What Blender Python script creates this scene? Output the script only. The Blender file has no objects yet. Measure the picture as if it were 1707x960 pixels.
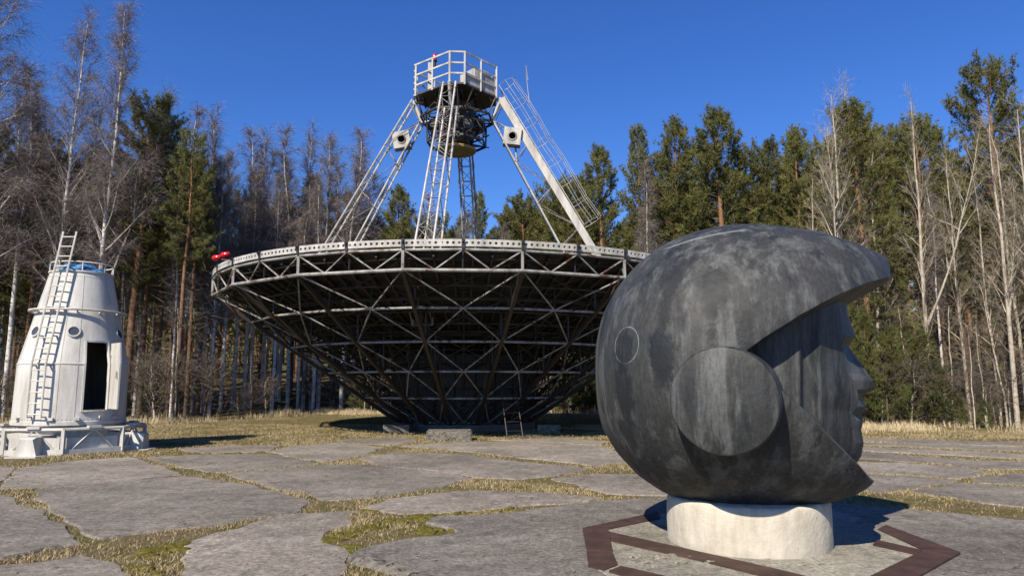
import bpy, bmesh, math, random
import numpy as np
from mathutils import Vector, Matrix, noise as mnoise

# ------------------------------------------------------------------ camera, sky, sun, exposure
scene = bpy.context.scene
C = scene.collection
F, PW, PH, HC = 1180.0, 1707.0, 960.0, 1.5
PITCH = math.atan(160.0 / F)
cam = bpy.data.cameras.new('camera'); camo = bpy.data.objects.new('camera', cam); C.objects.link(camo)
camo.location = (0, 0, HC); camo.rotation_euler = (math.pi / 2 + PITCH, 0, 0)
cam.sensor_width = 36.0; cam.lens = F / PW * 36.0; cam.clip_end = 3000; cam.clip_start = 0.05
scene.camera = camo
SUN_EL, SUN_AZ = math.radians(41.0), math.radians(29.0)      # light travels this far to the right of straight ahead
world = bpy.data.worlds.new('World'); scene.world = world; world.use_nodes = True
wn = world.node_tree.nodes; wl = world.node_tree.links
sky = wn.new('ShaderNodeTexSky'); sky.sky_type = 'NISHITA'; sky.sun_disc = False
sky.sun_elevation = SUN_EL; sky.altitude = 0; sky.air_density = 1.0; sky.dust_density = 0.0; sky.ozone_density = 7.0
sky.sun_rotation = math.radians(180) + SUN_AZ
bg = wn['Background']; bg.inputs['Strength'].default_value = 0.098
hs = wn.new('ShaderNodeHueSaturation'); hs.inputs['Saturation'].default_value = 1.19; hs.inputs['Hue'].default_value = .515
wl.new(sky.outputs[0], hs.inputs['Color']); wl.new(hs.outputs[0], bg.inputs['Color'])
sl = bpy.data.lights.new('sun', 'SUN'); slo = bpy.data.objects.new('sun', sl); C.objects.link(slo)
sl.energy = 5.0; sl.angle = math.radians(0.53); sl.color = (1.0, 0.91, 0.77)
SD = Vector((math.sin(SUN_AZ) * math.cos(SUN_EL), math.cos(SUN_AZ) * math.cos(SUN_EL), -math.sin(SUN_EL)))
slo.rotation_euler = SD.to_track_quat('-Z', 'Y').to_euler(); slo.location = (-15, -25, 30)
scene.view_settings.view_transform = 'Standard'; scene.view_settings.look = 'None'
scene.view_settings.exposure = 0.68; scene.view_settings.gamma = 1.0

random.seed(5); RNG = np.random.default_rng(5)
R_ = math.radians

# ------------------------------------------------------------------ pixel helpers (photograph 1707 x 960)
cp, sp = math.cos(PITCH), math.sin(PITCH)
def ray(x, y):
    u = (480 - y); return Vector(((x - 853.5), F * cp - u * sp, F * sp + u * cp))
def gnd(x, y, z=0.0):
    d = ray(x, y); t = (z - HC) / d.z; return Vector((d.x * t, d.y * t, z))
def at(x, y, Y):
    d = ray(x, y); t = Y / d.y; return Vector((d.x * t, Y, HC + d.z * t))

# ------------------------------------------------------------------ mesh helpers
class MB:
    def __init__(s): s.v = []; s.f = []; s.m = []
    def add(s, vs, fs, mi=0):
        o = len(s.v); s.v += [tuple(v) for v in vs]
        for f in fs: s.f.append([i + o for i in f]); s.m.append(mi)
    def box(s, c, d, rot=None, mi=0):
        hx, hy, hz = d[0] / 2, d[1] / 2, d[2] / 2
        vs = [Vector((x, y, z)) for z in (-hz, hz) for (x, y) in ((-hx, -hy), (hx, -hy), (hx, hy), (-hx, hy))]
        if rot is not None: vs = [rot @ v for v in vs]
        vs = [v + Vector(c) for v in vs]
        s.add(vs, [(3, 2, 1, 0), (4, 5, 6, 7), (0, 1, 5, 4), (1, 2, 6, 5), (2, 3, 7, 6), (3, 0, 4, 7)], mi)
    def beam(s, a, b, w, h, up=(0, 0, 1), mi=0):
        a, b = Vector(a), Vector(b); d = b - a; L = d.length
        if L < 1e-6: return
        y = d / L; x = y.cross(Vector(up))
        if x.length < 1e-3: x = y.cross(Vector((1, 0, 0)))
        x.normalize(); z = x.cross(y)
        s.box((a + b) / 2, (w, L, h), Matrix((x, y, z)).transposed(), mi)
    def tube(s, pts, rad, n=6, mi=0, cap=True, closed=False):
        pts = [Vector(p) for p in pts]; k = len(pts)
        if not hasattr(rad, '__len__'): rad = [rad] * k
        o = len(s.v); t0 = None
        for i, p in enumerate(pts):
            if closed: t = pts[(i + 1) % k] - pts[i - 1]
            else: t = pts[min(i + 1, k - 1)] - pts[max(i - 1, 0)]
            t.normalize()
            if t0 is None:
                a = t.cross(Vector((0, 0, 1)));
                if a.length < .05: a = t.cross(Vector((1, 0, 0)))
            else: a = a - t * a.dot(t)
            a.normalize(); b = t.cross(a); t0 = t
            for j in range(n):
                an = 2 * math.pi * j / n
                s.v.append(tuple(p + (a * math.cos(an) + b * math.sin(an)) * rad[i]))
        for i in range(k if closed else k - 1):
            i2 = (i + 1) % k
            for j in range(n):
                j2 = (j + 1) % n
                s.f.append([o + i * n + j, o + i * n + j2, o + i2 * n + j2, o + i2 * n + j]); s.m.append(mi)
        if cap and not closed:
            s.f.append([o + j for j in range(n)][::-1]); s.m.append(mi)
            s.f.append([o + (k - 1) * n + j for j in range(n)]); s.m.append(mi)
    def lathe(s, prof, n=48, mi=0, skip=None, c=(0, 0, 0), a0=0.0):
        o = len(s.v); k = len(prof)
        for (r, z) in prof:
            for j in range(n):
                an = a0 + 2 * math.pi * j / n; s.v.append((c[0] + r * math.cos(an), c[1] + r * math.sin(an), c[2] + z))
        for i in range(k - 1):
            for j in range(n):
                if skip and skip(i, j): continue
                j2 = (j + 1) % n
                s.f.append([o + i * n + j, o + i * n + j2, o + (i + 1) * n + j2, o + (i + 1) * n + j]); s.m.append(mi)
    def mesh(s, name, mats, smooth=None):
        me = bpy.data.meshes.new(name); me.from_pydata(s.v, [], s.f)
        if not isinstance(mats, (list, tuple)): mats = [mats]
        for m in mats: me.materials.append(m)
        if len(mats) > 1: me.polygons.foreach_set('material_index', s.m)
        if smooth is not None:
            me.polygons.foreach_set('use_smooth', [True] * len(me.polygons)); me.update()
            me.set_sharp_from_angle(angle=R_(smooth))
        me.update(); return me
    def build(s, name, mats, parent=None, smooth=None):
        return obj(name, s.mesh(name, mats, smooth), parent)
def obj(name, me, parent=None):
    o = bpy.data.objects.new(name, me); C.objects.link(o)
    if parent is not None: o.parent = parent
    return o
def tag(o, label=None, cat=None, group=None, kind=None):
    if label: o['label'] = label
    if cat: o['category'] = cat
    if group: o['group'] = group
    if kind: o['kind'] = kind
    return o
def empty(name, loc, rz=0.0):
    e = bpy.data.objects.new(name, None); C.objects.link(e); e.location = loc; e.rotation_euler = (0, 0, rz)
    e.empty_display_size = .2; return e
def tri_mesh(name, V, T, mats, mi=None):
    me = bpy.data.meshes.new(name); V = np.asarray(V, np.float32); T = np.asarray(T, np.int32)
    me.vertices.add(len(V)); me.vertices.foreach_set('co', V.ravel())
    me.loops.add(T.size); me.loops.foreach_set('vertex_index', T.ravel())
    me.polygons.add(len(T)); me.polygons.foreach_set('loop_start', np.arange(0, T.size, T.shape[1], dtype=np.int32))
    me.polygons.foreach_set('loop_total', np.full(len(T), T.shape[1], np.int32))
    for m in mats: me.materials.append(m)
    if mi is not None: me.polygons.foreach_set('material_index', np.asarray(mi, np.int32))
    me.update(calc_edges=True); me.validate(); return me
UNIT = {}
def unit_tube(mat, n=7):
    k = (mat.name, n)
    if k not in UNIT:
        m = MB(); m.tube([(0, 0, 0), (0, 0, 1)], 1.0, n); UNIT[k] = m.mesh('tube_unit', mat, 50)
    return UNIT[k]
def unit_box(mat):
    k = (mat.name, 'box')
    if k not in UNIT:
        m = MB(); m.box((0, 0, .5), (1, 1, 1)); UNIT[k] = m.mesh('beam_unit', mat)
    return UNIT[k]
def strut(name, a, b, r, mat, parent, n=7, box=None):
    a, b = Vector(a), Vector(b); d = b - a
    o = obj(name, unit_box(mat) if box else unit_tube(mat, n), parent)
    q = d.to_track_quat('Z', 'Y')
    sc = (box[0], box[1], d.length) if box else (r, r, d.length)
    o.location = a; o.rotation_mode = 'QUATERNION'; o.rotation_quaternion = q; o.scale = sc
    return o

# ------------------------------------------------------------------ materials
class N:
    def __init__(s, name, rough=.8, metal=0.0, spec=.3):
        s.m = bpy.data.materials.new(name); s.m.use_nodes = True
        s.t = s.m.node_tree; s.b = s.t.nodes['Principled BSDF']
        s.b.inputs['Roughness'].default_value = rough; s.b.inputs['Metallic'].default_value = metal
        s.b.inputs['Specular IOR Level'].default_value = spec
    def n(s, t, **k):
        x = s.t.nodes.new(t)
        for a, b in k.items(): setattr(x, a, b)
        return x
    def l(s, a, b): s.t.links.new(a, b)
    def pos(s, kind='world', scale=(1, 1, 1)):
        if kind == 'world': o = s.n('ShaderNodeNewGeometry').outputs['Position']
        else: o = s.n('ShaderNodeTexCoord').outputs['Object']
        mp = s.n('ShaderNodeMapping'); mp.inputs['Scale'].default_value = scale; s.l(o, mp.inputs[0]); return mp.outputs[0]
    def noise(s, vec, scale, detail=4, rough=.55, dist=0.0):
        x = s.n('ShaderNodeTexNoise'); s.l(vec, x.inputs['Vector'])
        x.inputs['Scale'].default_value = scale; x.inputs['Detail'].default_value = detail
        x.inputs['Roughness'].default_value = rough; x.inputs['Distortion'].default_value = dist; return x.outputs['Fac']
    def ramp(s, fac, stops):
        x = s.n('ShaderNodeValToRGB'); cr = x.color_ramp
        while len(cr.elements) < len(stops): cr.elements.new(.5)
        for e, (p, c) in zip(cr.elements, stops):
            e.position = p; e.color = (c[0], c[1], c[2], 1) if hasattr(c, '__len__') else (c, c, c, 1)
        s.l(fac, x.inputs[0]); return x.outputs['Color']
    def mix(s, fac, a, b, mode='MIX'):
        x = s.n('ShaderNodeMix', data_type='RGBA', blend_type=mode)
        for sock, v in ((x.inputs['Factor'], fac), (x.inputs['A'], a), (x.inputs['B'], b)):
            if hasattr(v, 'is_linked') or hasattr(v, 'links'): s.l(v, sock)
            elif hasattr(v, '__len__'): sock.default_value = (v[0], v[1], v[2], 1)
            else: sock.default_value = v
        return x.outputs['Result']
    def math(s, op, a, b=None):
        x = s.n('ShaderNodeMath', operation=op)
        for i, v in enumerate((a, b)):
            if v is None: continue
            if hasattr(v, 'links'): s.l(v, x.inputs[i])
            else: x.inputs[i].default_value = v
        return x.outputs[0]
    def color(s, c): s.l(c, s.b.inputs['Base Color'])
    def bump(s, h, strength=.4, dist=.02):
        x = s.n('ShaderNodeBump'); x.inputs['Strength'].default_value = strength; x.inputs['Distance'].default_value = dist
        s.l(h, x.inputs['Height']); s.l(x.outputs[0], s.b.inputs['Normal'])
def painted(name, base, grime, rust, rust_amt=.62, rough=.5, streak=1.0, metal=0.0):
    k = N(name, rough, metal); p = k.pos(); ps = k.pos(scale=(1, 1, .22))
    g = k.ramp(k.noise(ps, 3.2 * streak, 6, .65), [(.38, 0.0), (.72, 1.0)])
    c = k.mix(g, base, grime)
    r = k.ramp(k.noise(p, 2.3, 8, .7), [(rust_amt, 0.0), (rust_amt + .07, 1.0)])
    c = k.mix(r, c, rust); fine = k.noise(p, 45, 3)
    c = k.mix(.25, c, k.ramp(fine, [(.3, .35), (.7, 1.0)]), 'MULTIPLY')
    k.color(c); k.bump(fine, .15, .005); return k.m
M = {}
M['white'] = painted('white_paint', (.50, .485, .45), (.22, .205, .18), (.15, .07, .035), .62)
M['capsule'] = painted('capsule_white_paint', (.57, .555, .515), (.34, .325, .285), (.24, .17, .11), .66, .45)
M['steel'] = painted('weathered_pale_steel', (.33, .32, .30), (.095, .087, .075), (.08, .04, .023), .53, streak=1.6)
M['dsteel'] = painted('weathered_shade_darkened_steel', (.055, .052, .048), (.02, .019, .017), (.025, .014, .009), .52)  # weathered steel, colour lowered further to paint in the shade inside the dish
M['rib'] = painted('brown_rusted_beam', (.042, .031, .025), (.025, .019, .016), (.05, .026, .016), .55)
M['under'] = painted('shade_darkened_underside', (.018, .018, .018), (.009, .009, .009), (.07, .035, .02), .62)  # near-black colour stands in for the deep shade beneath the reflector
M['dish'] = painted('dish_surface', (.42, .42, .41), (.28, .27, .25), (.2, .1, .05), .7)
M['mach'] = painted('dark_machinery', (.09, .085, .08), (.04, .038, .036), (.1, .045, .02), .55)
M['inlat'] = painted('shade_darkened_inner_steel', (.035, .033, .03), (.012, .0115, .0105), (.018, .011, .008), .55)  # darkest copy of the steel: interior shade painted into the lattice colour
M['yellow'] = painted('ochre_disc', (.42, .31, .10), (.28, .20, .08), (.17, .09, .04), .68)
M['drum'] = painted('shade_darkened_drum_sheet', (.03, .03, .029), (.014, .014, .014), (.1, .06, .035), .62)  # drum sheet darkened in its colour to imitate shade under the dish
M['black'] = painted('black_bracket', (.03, .03, .03), (.02, .02, .02), (.05, .03, .02), .6)
k = N('red_lamp_glass', .2, 0, .6); k.b.inputs['Base Color'].default_value = (.42, .008, .012, 1); M['red'] = k.m
k = N('dark_porthole_glass', .08, 0, .6); k.b.inputs['Base Color'].default_value = (.05, .06, .07, 1); M['glass'] = k.m
k = N('blue_tarpaulin', .45); p = k.pos(); k.color(k.ramp(k.noise(p, 9, 4), [(.35, (.02, .07, .16)), (.6, (.10, .24, .42)), (.75, (.3, .42, .52))])); k.bump(k.noise(p, 14, 5), .8, .05); M['tarp'] = k.m
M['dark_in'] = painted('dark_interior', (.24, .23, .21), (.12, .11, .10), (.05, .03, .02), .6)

# bronze: streaked, patinated
k = N('patinated_bronze', .6, 0.0, .38); p = k.pos('obj'); ps = k.pos('obj', (1.0, 1.0, .055))
big = k.noise(k.pos('obj', (1, 1, .4)), 1.3, 4, .5); st = k.noise(ps, 6.5, 7, .66)
c = k.ramp(big, [(.30, (.019, .0205, .021)), (.50, (.028, .0288, .0286)), (.70, (.036, .036, .0352))])
c = k.mix(k.ramp(st, [(.48, 0.0), (.60, .8)]), c, (.074, .078, .077))
c = k.mix(k.ramp(k.noise(k.pos('obj', (1.0, 1.0, .16)), 4.2, 6, .62), [(.56, 0.0), (.62, .8)]), c, (.009, .0108, .0125))
c = k.mix(.75, c, k.ramp(k.noise(k.pos('obj', (1, 1, .25)), 38, 5, .7), [(.30, .45), (.5, 1.0), (.70, 1.6)]), 'MULTIPLY')
vo = k.n('ShaderNodeTexCoord').outputs['Object']
def vdist(c3, sc=(1, 1, 1)):
    s1 = k.n('ShaderNodeVectorMath', operation='SUBTRACT'); k.l(vo, s1.inputs[0]); s1.inputs[1].default_value = c3
    s2 = k.n('ShaderNodeVectorMath', operation='MULTIPLY'); k.l(s1.outputs[0], s2.inputs[0]); s2.inputs[1].default_value = sc
    s3 = k.n('ShaderNodeVectorMath', operation='LENGTH'); k.l(s2.outputs[0], s3.inputs[0]); return s3.outputs['Value']
BRONZE = k; BRONZE_C = c; BRONZE_VD = vdist; BRONZE_P = p
M['bronze'] = k.m

# concrete slabs
def concrete(name, dark, mid, light, crack=True, edge=True):
    k = N(name, .92, 0, .15); p = k.pos(); a = k.noise(p, .55, 6, .62); b = k.noise(p, 26, 6, .7); d = k.noise(p, 1.6, 6, .65)
    c = k.ramp(a, [(.28, dark), (.5, mid), (.74, light)])
    c = k.mix(.8, c, k.ramp(b, [(.32, .35), (.52, 1.0), (.70, 1.6)]), 'MULTIPLY'); c = k.mix(.6, c, k.ramp(k.noise(p, 6, 7, .72), [(.32, .5), (.52, 1.0), (.70, 1.5)]), 'MULTIPLY')
    c = k.mix(k.ramp(d, [(.55, 0.0), (.75, .5)]), c, light)
    sp_ = k.ramp(k.noise(p, 75, 2), [(.66, 0.0), (.72, .5)]); c = k.mix(sp_, c, (.5, .47, .42))
    ds = k.ramp(k.noise(p, 3.1, 6, .7), [(.56, 0.0), (.66, .65)]); c = k.mix(ds, c, (dark[0] * .6, dark[1] * .6, dark[2] * .6))
    h = b
    if crack:
        w = k.n('ShaderNodeTexVoronoi', feature='DISTANCE_TO_EDGE'); w.inputs['Scale'].default_value = .62
        nz = k.n('ShaderNodeTexNoise'); k.l(p, nz.inputs['Vector']); nz.inputs['Scale'].default_value = 2.0; nz.inputs['Detail'].default_value = 6
        ad = k.n('ShaderNodeVectorMath', operation='MULTIPLY_ADD'); k.l(nz.outputs['Color'], ad.inputs[0]); ad.inputs[1].default_value = (.7, .7, .7); k.l(p, ad.inputs[2])
        k.l(ad.outputs[0], w.inputs['Vector'])
        cr = k.ramp(w.outputs['Distance'], [(.0, .8), (.006, 0.0)])
        msk = k.ramp(k.noise(p, .8, 3), [(.52, 0.0), (.62, 1.0)])
        crf = k.math('MULTIPLY', cr, msk)
        c = k.mix(crf, c, (.05, .045, .035)); h = k.math('SUBTRACT', b, crf)
    k.color(c); k.bump(h, .8, .015); return k.m
M['slab'] = concrete('weathered_concrete_slab', (.110, .098, .083), (.178, .157, .131), (.28, .246, .203))
M['slab2'] = concrete('pale_concrete_slab', (.140, .123, .102), (.22, .193, .160), (.325, .286, .236))
M['apron'] = concrete('dark_concrete_apron', (.105, .096, .082), (.155, .141, .120), (.25, .225, .19))
M['inner'] = concrete('gravelly_screed', (.15, .14, .115), (.24, .222, .18), (.33, .31, .255), crack=False)
k = N('rough_broken_concrete', .95, 0, .1); p = k.pos()
c = k.ramp(k.noise(p, 9, 7, .7), [(.3, (.05, .045, .038)), (.48, (.16, .145, .12)), (.7, (.26, .24, .20))])
hl = k.ramp(k.noise(p, 17, 3, .5), [(.58, 0.0), (.64, 1.0)]); k.color(k.mix(hl, c, (.035, .03, .025))); k.bump(k.noise(p, 22, 6, .7), .9, .04); M['rough'] = k.m
k = N('pedestal_concrete', .9, 0, .15); p = k.pos(); ps = k.pos(scale=(1, 1, .3))
c = k.ramp(k.noise(ps, 9, 6, .6), [(.3, (.38, .34, .265)), (.55, (.48, .44, .36)), (.75, (.53, .495, .415))])
z = k.n('ShaderNodeSeparateXYZ'); k.l(p, z.inputs[0])
low = k.math('ADD', z.outputs['Z'], k.math('MULTIPLY', k.noise(p, 3.5, 5, .7), .55))
c = k.mix(k.ramp(low, [(.26, .75), (.40, 0.0)]), c, (.33, .30, .245))
pit = k.ramp(k.noise(p, 30, 2), [(.70, 0.0), (.74, .7)]); c = k.mix(pit, c, (.25, .22, .17)); k.color(c)
k.bump(k.noise(p, 14, 7, .65), .5, .02); M['pedestal'] = k.m
k = N('rusty_steel_plate', .75, 0, .3); p = k.pos()
c = k.ramp(k.noise(p, 5, 7, .65), [(.3, (.030, .018, .014)), (.55, (.055, .031, .023)), (.75, (.09, .048, .033))]); k.color(c); k.bump(k.noise(p, 40, 4), .25, .006); M['rust'] = k.m
k = N('mossy_soil', .97, 0, .05); p = k.pos()
c = k.ramp(k.noise(p, 1.3, 6, .65), [(.30, (.10, .076, .043)), (.45, (.165, .128, .072)), (.55, (.105, .095, .033)), (.70, (.22, .175, .10))])
c = k.mix(.6, c, k.ramp(k.noise(p, 30, 5, .7), [(.3, .4), (.7, 1.4)]), 'MULTIPLY'); k.color(c); k.bump(k.noise(p, 24, 6, .7), .9, .04); M['soil'] = k.m
k = N('dry_grass', .8, 0, .1); p = k.pos()
c = k.ramp(k.noise(p, 28, 2), [(.30, (.16, .12, .06)), (.5, (.30, .235, .125)), (.70, (.43, .36, .22))])
c = k.mix(k.ramp(k.noise(p, .9, 3), [(.54, 0.0), (.66, .6)]), c, (.17, .15, .05)); k.color(c); M['grass'] = k.m
k = N('tall_straw', .8, 0, .1); p = k.pos()
k.color(k.ramp(k.noise(p, 14, 2), [(.30, (.30, .23, .13)), (.5, (.46, .37, .22)), (.70, (.58, .49, .33))])); M['straw'] = k.m
k = N('moss', .95, 0, .05); p = k.pos()
k.color(k.ramp(k.noise(p, 22, 5, .7), [(.30, (.05, .045, .010)), (.55, (.105, .092, .020)), (.75, (.20, .165, .06))])); k.bump(k.noise(p, 60, 4), .9, .02); M['moss'] = k.m
# trees
def foliage(name, a, b, cdark):
    k = N(name, .7, 0, .15); p = k.pos()
    oi = k.n('ShaderNodeObjectInfo')
    c = k.ramp(k.noise(p, 1.6, 3), [(.33, cdark), (.52, a), (.70, b)])
    c = k.mix(.5, c, k.ramp(oi.outputs['Random'], [(0.0, .72), (1.0, 1.15)]), 'MULTIPLY')
    tr = k.n('ShaderNodeBsdfTranslucent'); k.l(c, tr.inputs['Color']); k.color(c)
    mx = k.n('ShaderNodeMixShader'); mx.inputs[0].default_value = .22
    k.l(k.b.outputs[0], mx.inputs[1]); k.l(tr.outputs[0], mx.inputs[2]); k.l(mx.outputs[0], k.t.nodes['Material Output'].inputs[0]); return k.m
M['needle'] = foliage('pine_needles', (.155, .16, .052), (.215, .208, .07), (.09, .10, .036))
M['needle_y'] = foliage('young_pine_needles', (.115, .128, .038), (.165, .17, .055), (.065, .08, .026))
k = N('pine_bark', .95, 0, .1); p = k.pos(); z = k.n('ShaderNodeSeparateXYZ'); k.l(p, z.inputs[0])
hz = k.math('ADD', k.math('MULTIPLY', z.outputs['Z'], .14), k.math('MULTIPLY', k.noise(p, 2.5, 3), .35))
c = k.ramp(hz, [(.25, (.10, .075, .06)), (.60, (.15, .092, .06)), (1.0, (.21, .115, .065))])
c = k.mix(.6, c, k.ramp(k.noise(k.pos(scale=(1, 1, .3)), 22, 4), [(.3, .45), (.65, 1.25)]), 'MULTIPLY'); k.color(c); M['pbark'] = k.m
def birchbark(name, light, midc, dark, amt):
    k = N(name, .8, 0, .15); p = k.pos(); ph = k.pos(scale=(1, 1, 3.2))
    c = k.ramp(k.noise(p, 3.0, 4), [(.3, midc), (.6, light)])
    lo = k.n('ShaderNodeSeparateXYZ'); k.l(p, lo.inputs[0])
    d = k.ramp(k.noise(ph, 4.2, 5, .65), [(amt, 0.0), (amt + .05, 1.0)]); k.color(k.mix(d, c, dark)); return k.m
M['birch'] = birchbark('birch_bark', (.62, .60, .56), (.44, .41, .37), (.055, .045, .04), .57)
M['aspen'] = birchbark('pale_alder_bark', (.42, .375, .30), (.29, .25, .195), (.10, .085, .06), .62)
k = N('birch_twigs', .8, 0, .15); p = k.pos(); k.color(k.ramp(k.noise(p, 2, 2), [(.3, (.14, .115, .107)), (.7, (.23, .195, .18))])); M['twig'] = k.m
k = N('pale_twigs', .8, 0, .15); p = k.pos(); k.color(k.ramp(k.noise(p, 2, 2), [(.3, (.20, .165, .12)), (.7, (.33, .28, .21))])); M['ptwig'] = k.m
k = N('dead_brown_twigs', .9, 0, .1); p = k.pos(); k.color(k.ramp(k.noise(p, 2, 2), [(.3, (.085, .066, .052)), (.7, (.165, .135, .105))])); M['dtwig'] = k.m
k = N('grey_branch_bark', .9, 0, .1); p = k.pos(); k.color(k.ramp(k.noise(p, 5, 3), [(.3, (.30, .27, .245)), (.7, (.46, .43, .39))])); M['blimb'] = k.m
# forest floor / terrain
k = N('forest_floor', .97, 0, .05); p = k.pos()
c = k.ramp(k.noise(p, .7, 6, .65), [(.32, (.085, .065, .035)), (.48, (.17, .13, .065)), (.58, (.10, .095, .03)), (.72, (.22, .18, .095))])
c = k.mix(.6, c, k.ramp(k.noise(p, 12, 5, .7), [(.3, .5), (.7, 1.35)]), 'MULTIPLY'); k.color(c); k.bump(k.noise(p, 9, 6, .7), .8, .08); M['floor'] = k.m

# ------------------------------------------------------------------ terrain
def sstep(a, b, x):
    t = np.clip((x - a) / (b - a), 0, 1); return t * t * (3 - 2 * t)
def edge_y(X):
    X = np.asarray(X, float)
    return 27.8 + 8.7 * sstep(-13.5, -9.5, X) - 12.2 * sstep(3.5, 11.5, X) - 1.2 * sstep(11, 18, X)
def terrain(X, Y):
    X = np.asarray(X, float); Y = np.asarray(Y, float); d = Y - edge_y(X)
    z = 2.6 * sstep(4, 34, d) + 1.2 * sstep(3, 14, d) * sstep(8, 20, X)
    z = z + 8.0 * sstep(26, 80, d)
    z = z + .10 * sstep(0, 6, d) * (np.sin(X * .9) * np.cos(Y * .7) + np.sin(X * .37 + 2))
    z = z + .05 * sstep(10, 22, Y) * np.sin(X * .5 + 1) * np.sin(Y * .6) * sstep(-2, 1, d)
    return z
xs = np.concatenate([[-900, -400, -200, -120, -80], np.arange(-60, 60.1, 1.0), [80, 120, 200, 400, 900]])
ys = np.concatenate([[-300, -120, -50, -20], np.arange(-8, 90.1, 1.0), [110, 150, 250, 500, 1200]])
GX, GY = np.meshgrid(xs, ys); GZ = terrain(GX, GY)
nx, ny = len(xs), len(ys); ii = np.arange(nx * ny).reshape(ny, nx)
quads = np.stack([ii[:-1, :-1], ii[:-1, 1:], ii[1:, 1:], ii[1:, :-1]], -1).reshape(-1, 4)
cy = GY.ravel()[quads].mean(1); cx = GX.ravel()[quads].mean(1)
mi = (cy > edge_y(cx) + .5).astype(int)
gm = tri_mesh('ground', np.stack([GX, GY, GZ], -1).reshape(-1, 3), quads, [M['soil'], M['floor']], mi)
gm.polygons.foreach_set('use_smooth', [True] * len(gm.polygons))
ground = tag(obj('ground', gm), 'mossy soil of the clearing and the forest floor', kind='structure')

# ------------------------------------------------------------------ pavement slabs, traced on the ground plane
SLABS = [
 ('slab2', [(41,778),(120,768),(217,761),(262,775),(303,790),(215,800),(123,811),(12,813),(18,795)]),
 ('slab', [(57,817),(180,803),(308,793),(410,807),(521,835),(484,854),(410,866),(287,880),(180,893),(148,887),(111,864),(78,839)]),
 ('slab', [(-120,800),(-20,822),(0,823),(49,848),(94,876),(131,903),(74,913),(0,927),(-120,942)]),
 ('slab', [(246,761),(350,757),(451,757),(492,766),(537,773),(369,786),(312,778),(262,768)]),
 ('slab', [(377,788),(541,775),(615,774),(690,781),(755,789),(788,797),(700,816),(620,828),(545,833),(492,819),(430,803)]),
 ('slab2', [(312,929),(328,901),(369,888),(410,880),(427,872),(488,854),(595,851),(582,868),(537,888),(529,905),(574,921),(562,985),(430,1060),(300,1060)]),
 ('slab', [(-120,952),(0,942),(80,934),(143,923),(180,938),(205,960),(250,1060),(-120,1060)]),
 ('slab2', [(612,846),(651,831),(712,823),(804,817),(895,820),(1006,829),(960,836),(865,843),(755,852),(672,853)]),
 ('slab', [(600,763),(655,753),(773,757),(865,769),(985,780),(930,791),(860,797),(800,794),(760,787),(625,773)]),
 ('slab', [(928,798),(1000,789),(1100,790),(1330,800),(1400,815),(1330,824),(1060,824),(1012,821),(985,813)]),
 ('slab2', [(668,743),(760,736),(900,736),(1010,745),(1058,769),(1000,775),(870,762),(775,751)]),
 ('slab2', [(480,744),(560,737),(640,745),(590,761),(545,769),(500,763),(450,753)]),
 ('slab', [(1400,787),(1560,797),(1590,800),(1512,815),(1470,821),(1410,812),(1340,799)]),
 ('slab', [(1522,821),(1600,806),(1730,813),(1880,822),(1880,860),(1730,843),(1640,836)]),
 ('slab2', [(1420,770),(1500,770),(1600,778),(1655,786),(1600,797),(1560,794),(1400,784)]),
 ('slab', [(1668,790),(1730,786),(1880,792),(1880,817),(1730,809),(1612,803)]),
 ('slab', [(1440,753),(1600,765),(1730,770),(1880,778),(1880,786),(1730,781),(1640,781),(1560,772),(1430,763)]),
 ('slab2', [(1430,744),(1580,750),(1730,757),(1880,764),(1880,771),(1730,764),(1430,750)]),
 ('slab', [(1430,737),(1580,741),(1730,747),(1880,752),(1880,757),(1730,752),(1440,741)]),
 ('slab', [(1020,741),(1200,739),(1425,750),(1420,764),(1200,764),(1072,764)]),
 ('slab2', [(1078,771),(1200,769),(1408,771),(1390,784),(1330,794),(1100,785),(1070,779)]),
]
APRON = [(1012,833),(940,842),(868,851),(800,858),(724,861),(718,868),(767,884),(735,892),(704,895),(640,906),(608,913),(584,926),(700,958),(760,985),(820,1060),(1100,1300),(1900,1300),(1900,880),(1730,867),(1660,862),(1600,856),(1530,850),(1420,841),(1330,836),(1100,829)]
def jag(poly, z, amp=.05, step=.16, seed=0):
    P = [gnd(x, y, z) for x, y in poly]; out = []
    sg = -1 if sum(P[i].x * P[i - 1].y - P[i - 1].x * P[i].y for i in range(len(P))) < 0 else 1
    for i, a in enumerate(P):
        b = P[(i + 1) % len(P)]; n = max(1, int((b - a).length / step)); nrm = Vector((-(b - a).y, (b - a).x, 0)).normalized()
        for j in range(n):
            q = a.lerp(b, j / n)
            o = mnoise.noise(q * 1.7 + Vector((seed, 0, 0))) * amp * 1.6 + mnoise.noise(q * 7 + Vector((0, seed, 0))) * amp * .6
            out.append(q + nrm * (o + sg * .022))
    return out
POLYS = []
pav = tag(empty('pavement', (0, 0, 0)), 'worn concrete slabs with grassy joints', kind='structure')
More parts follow.
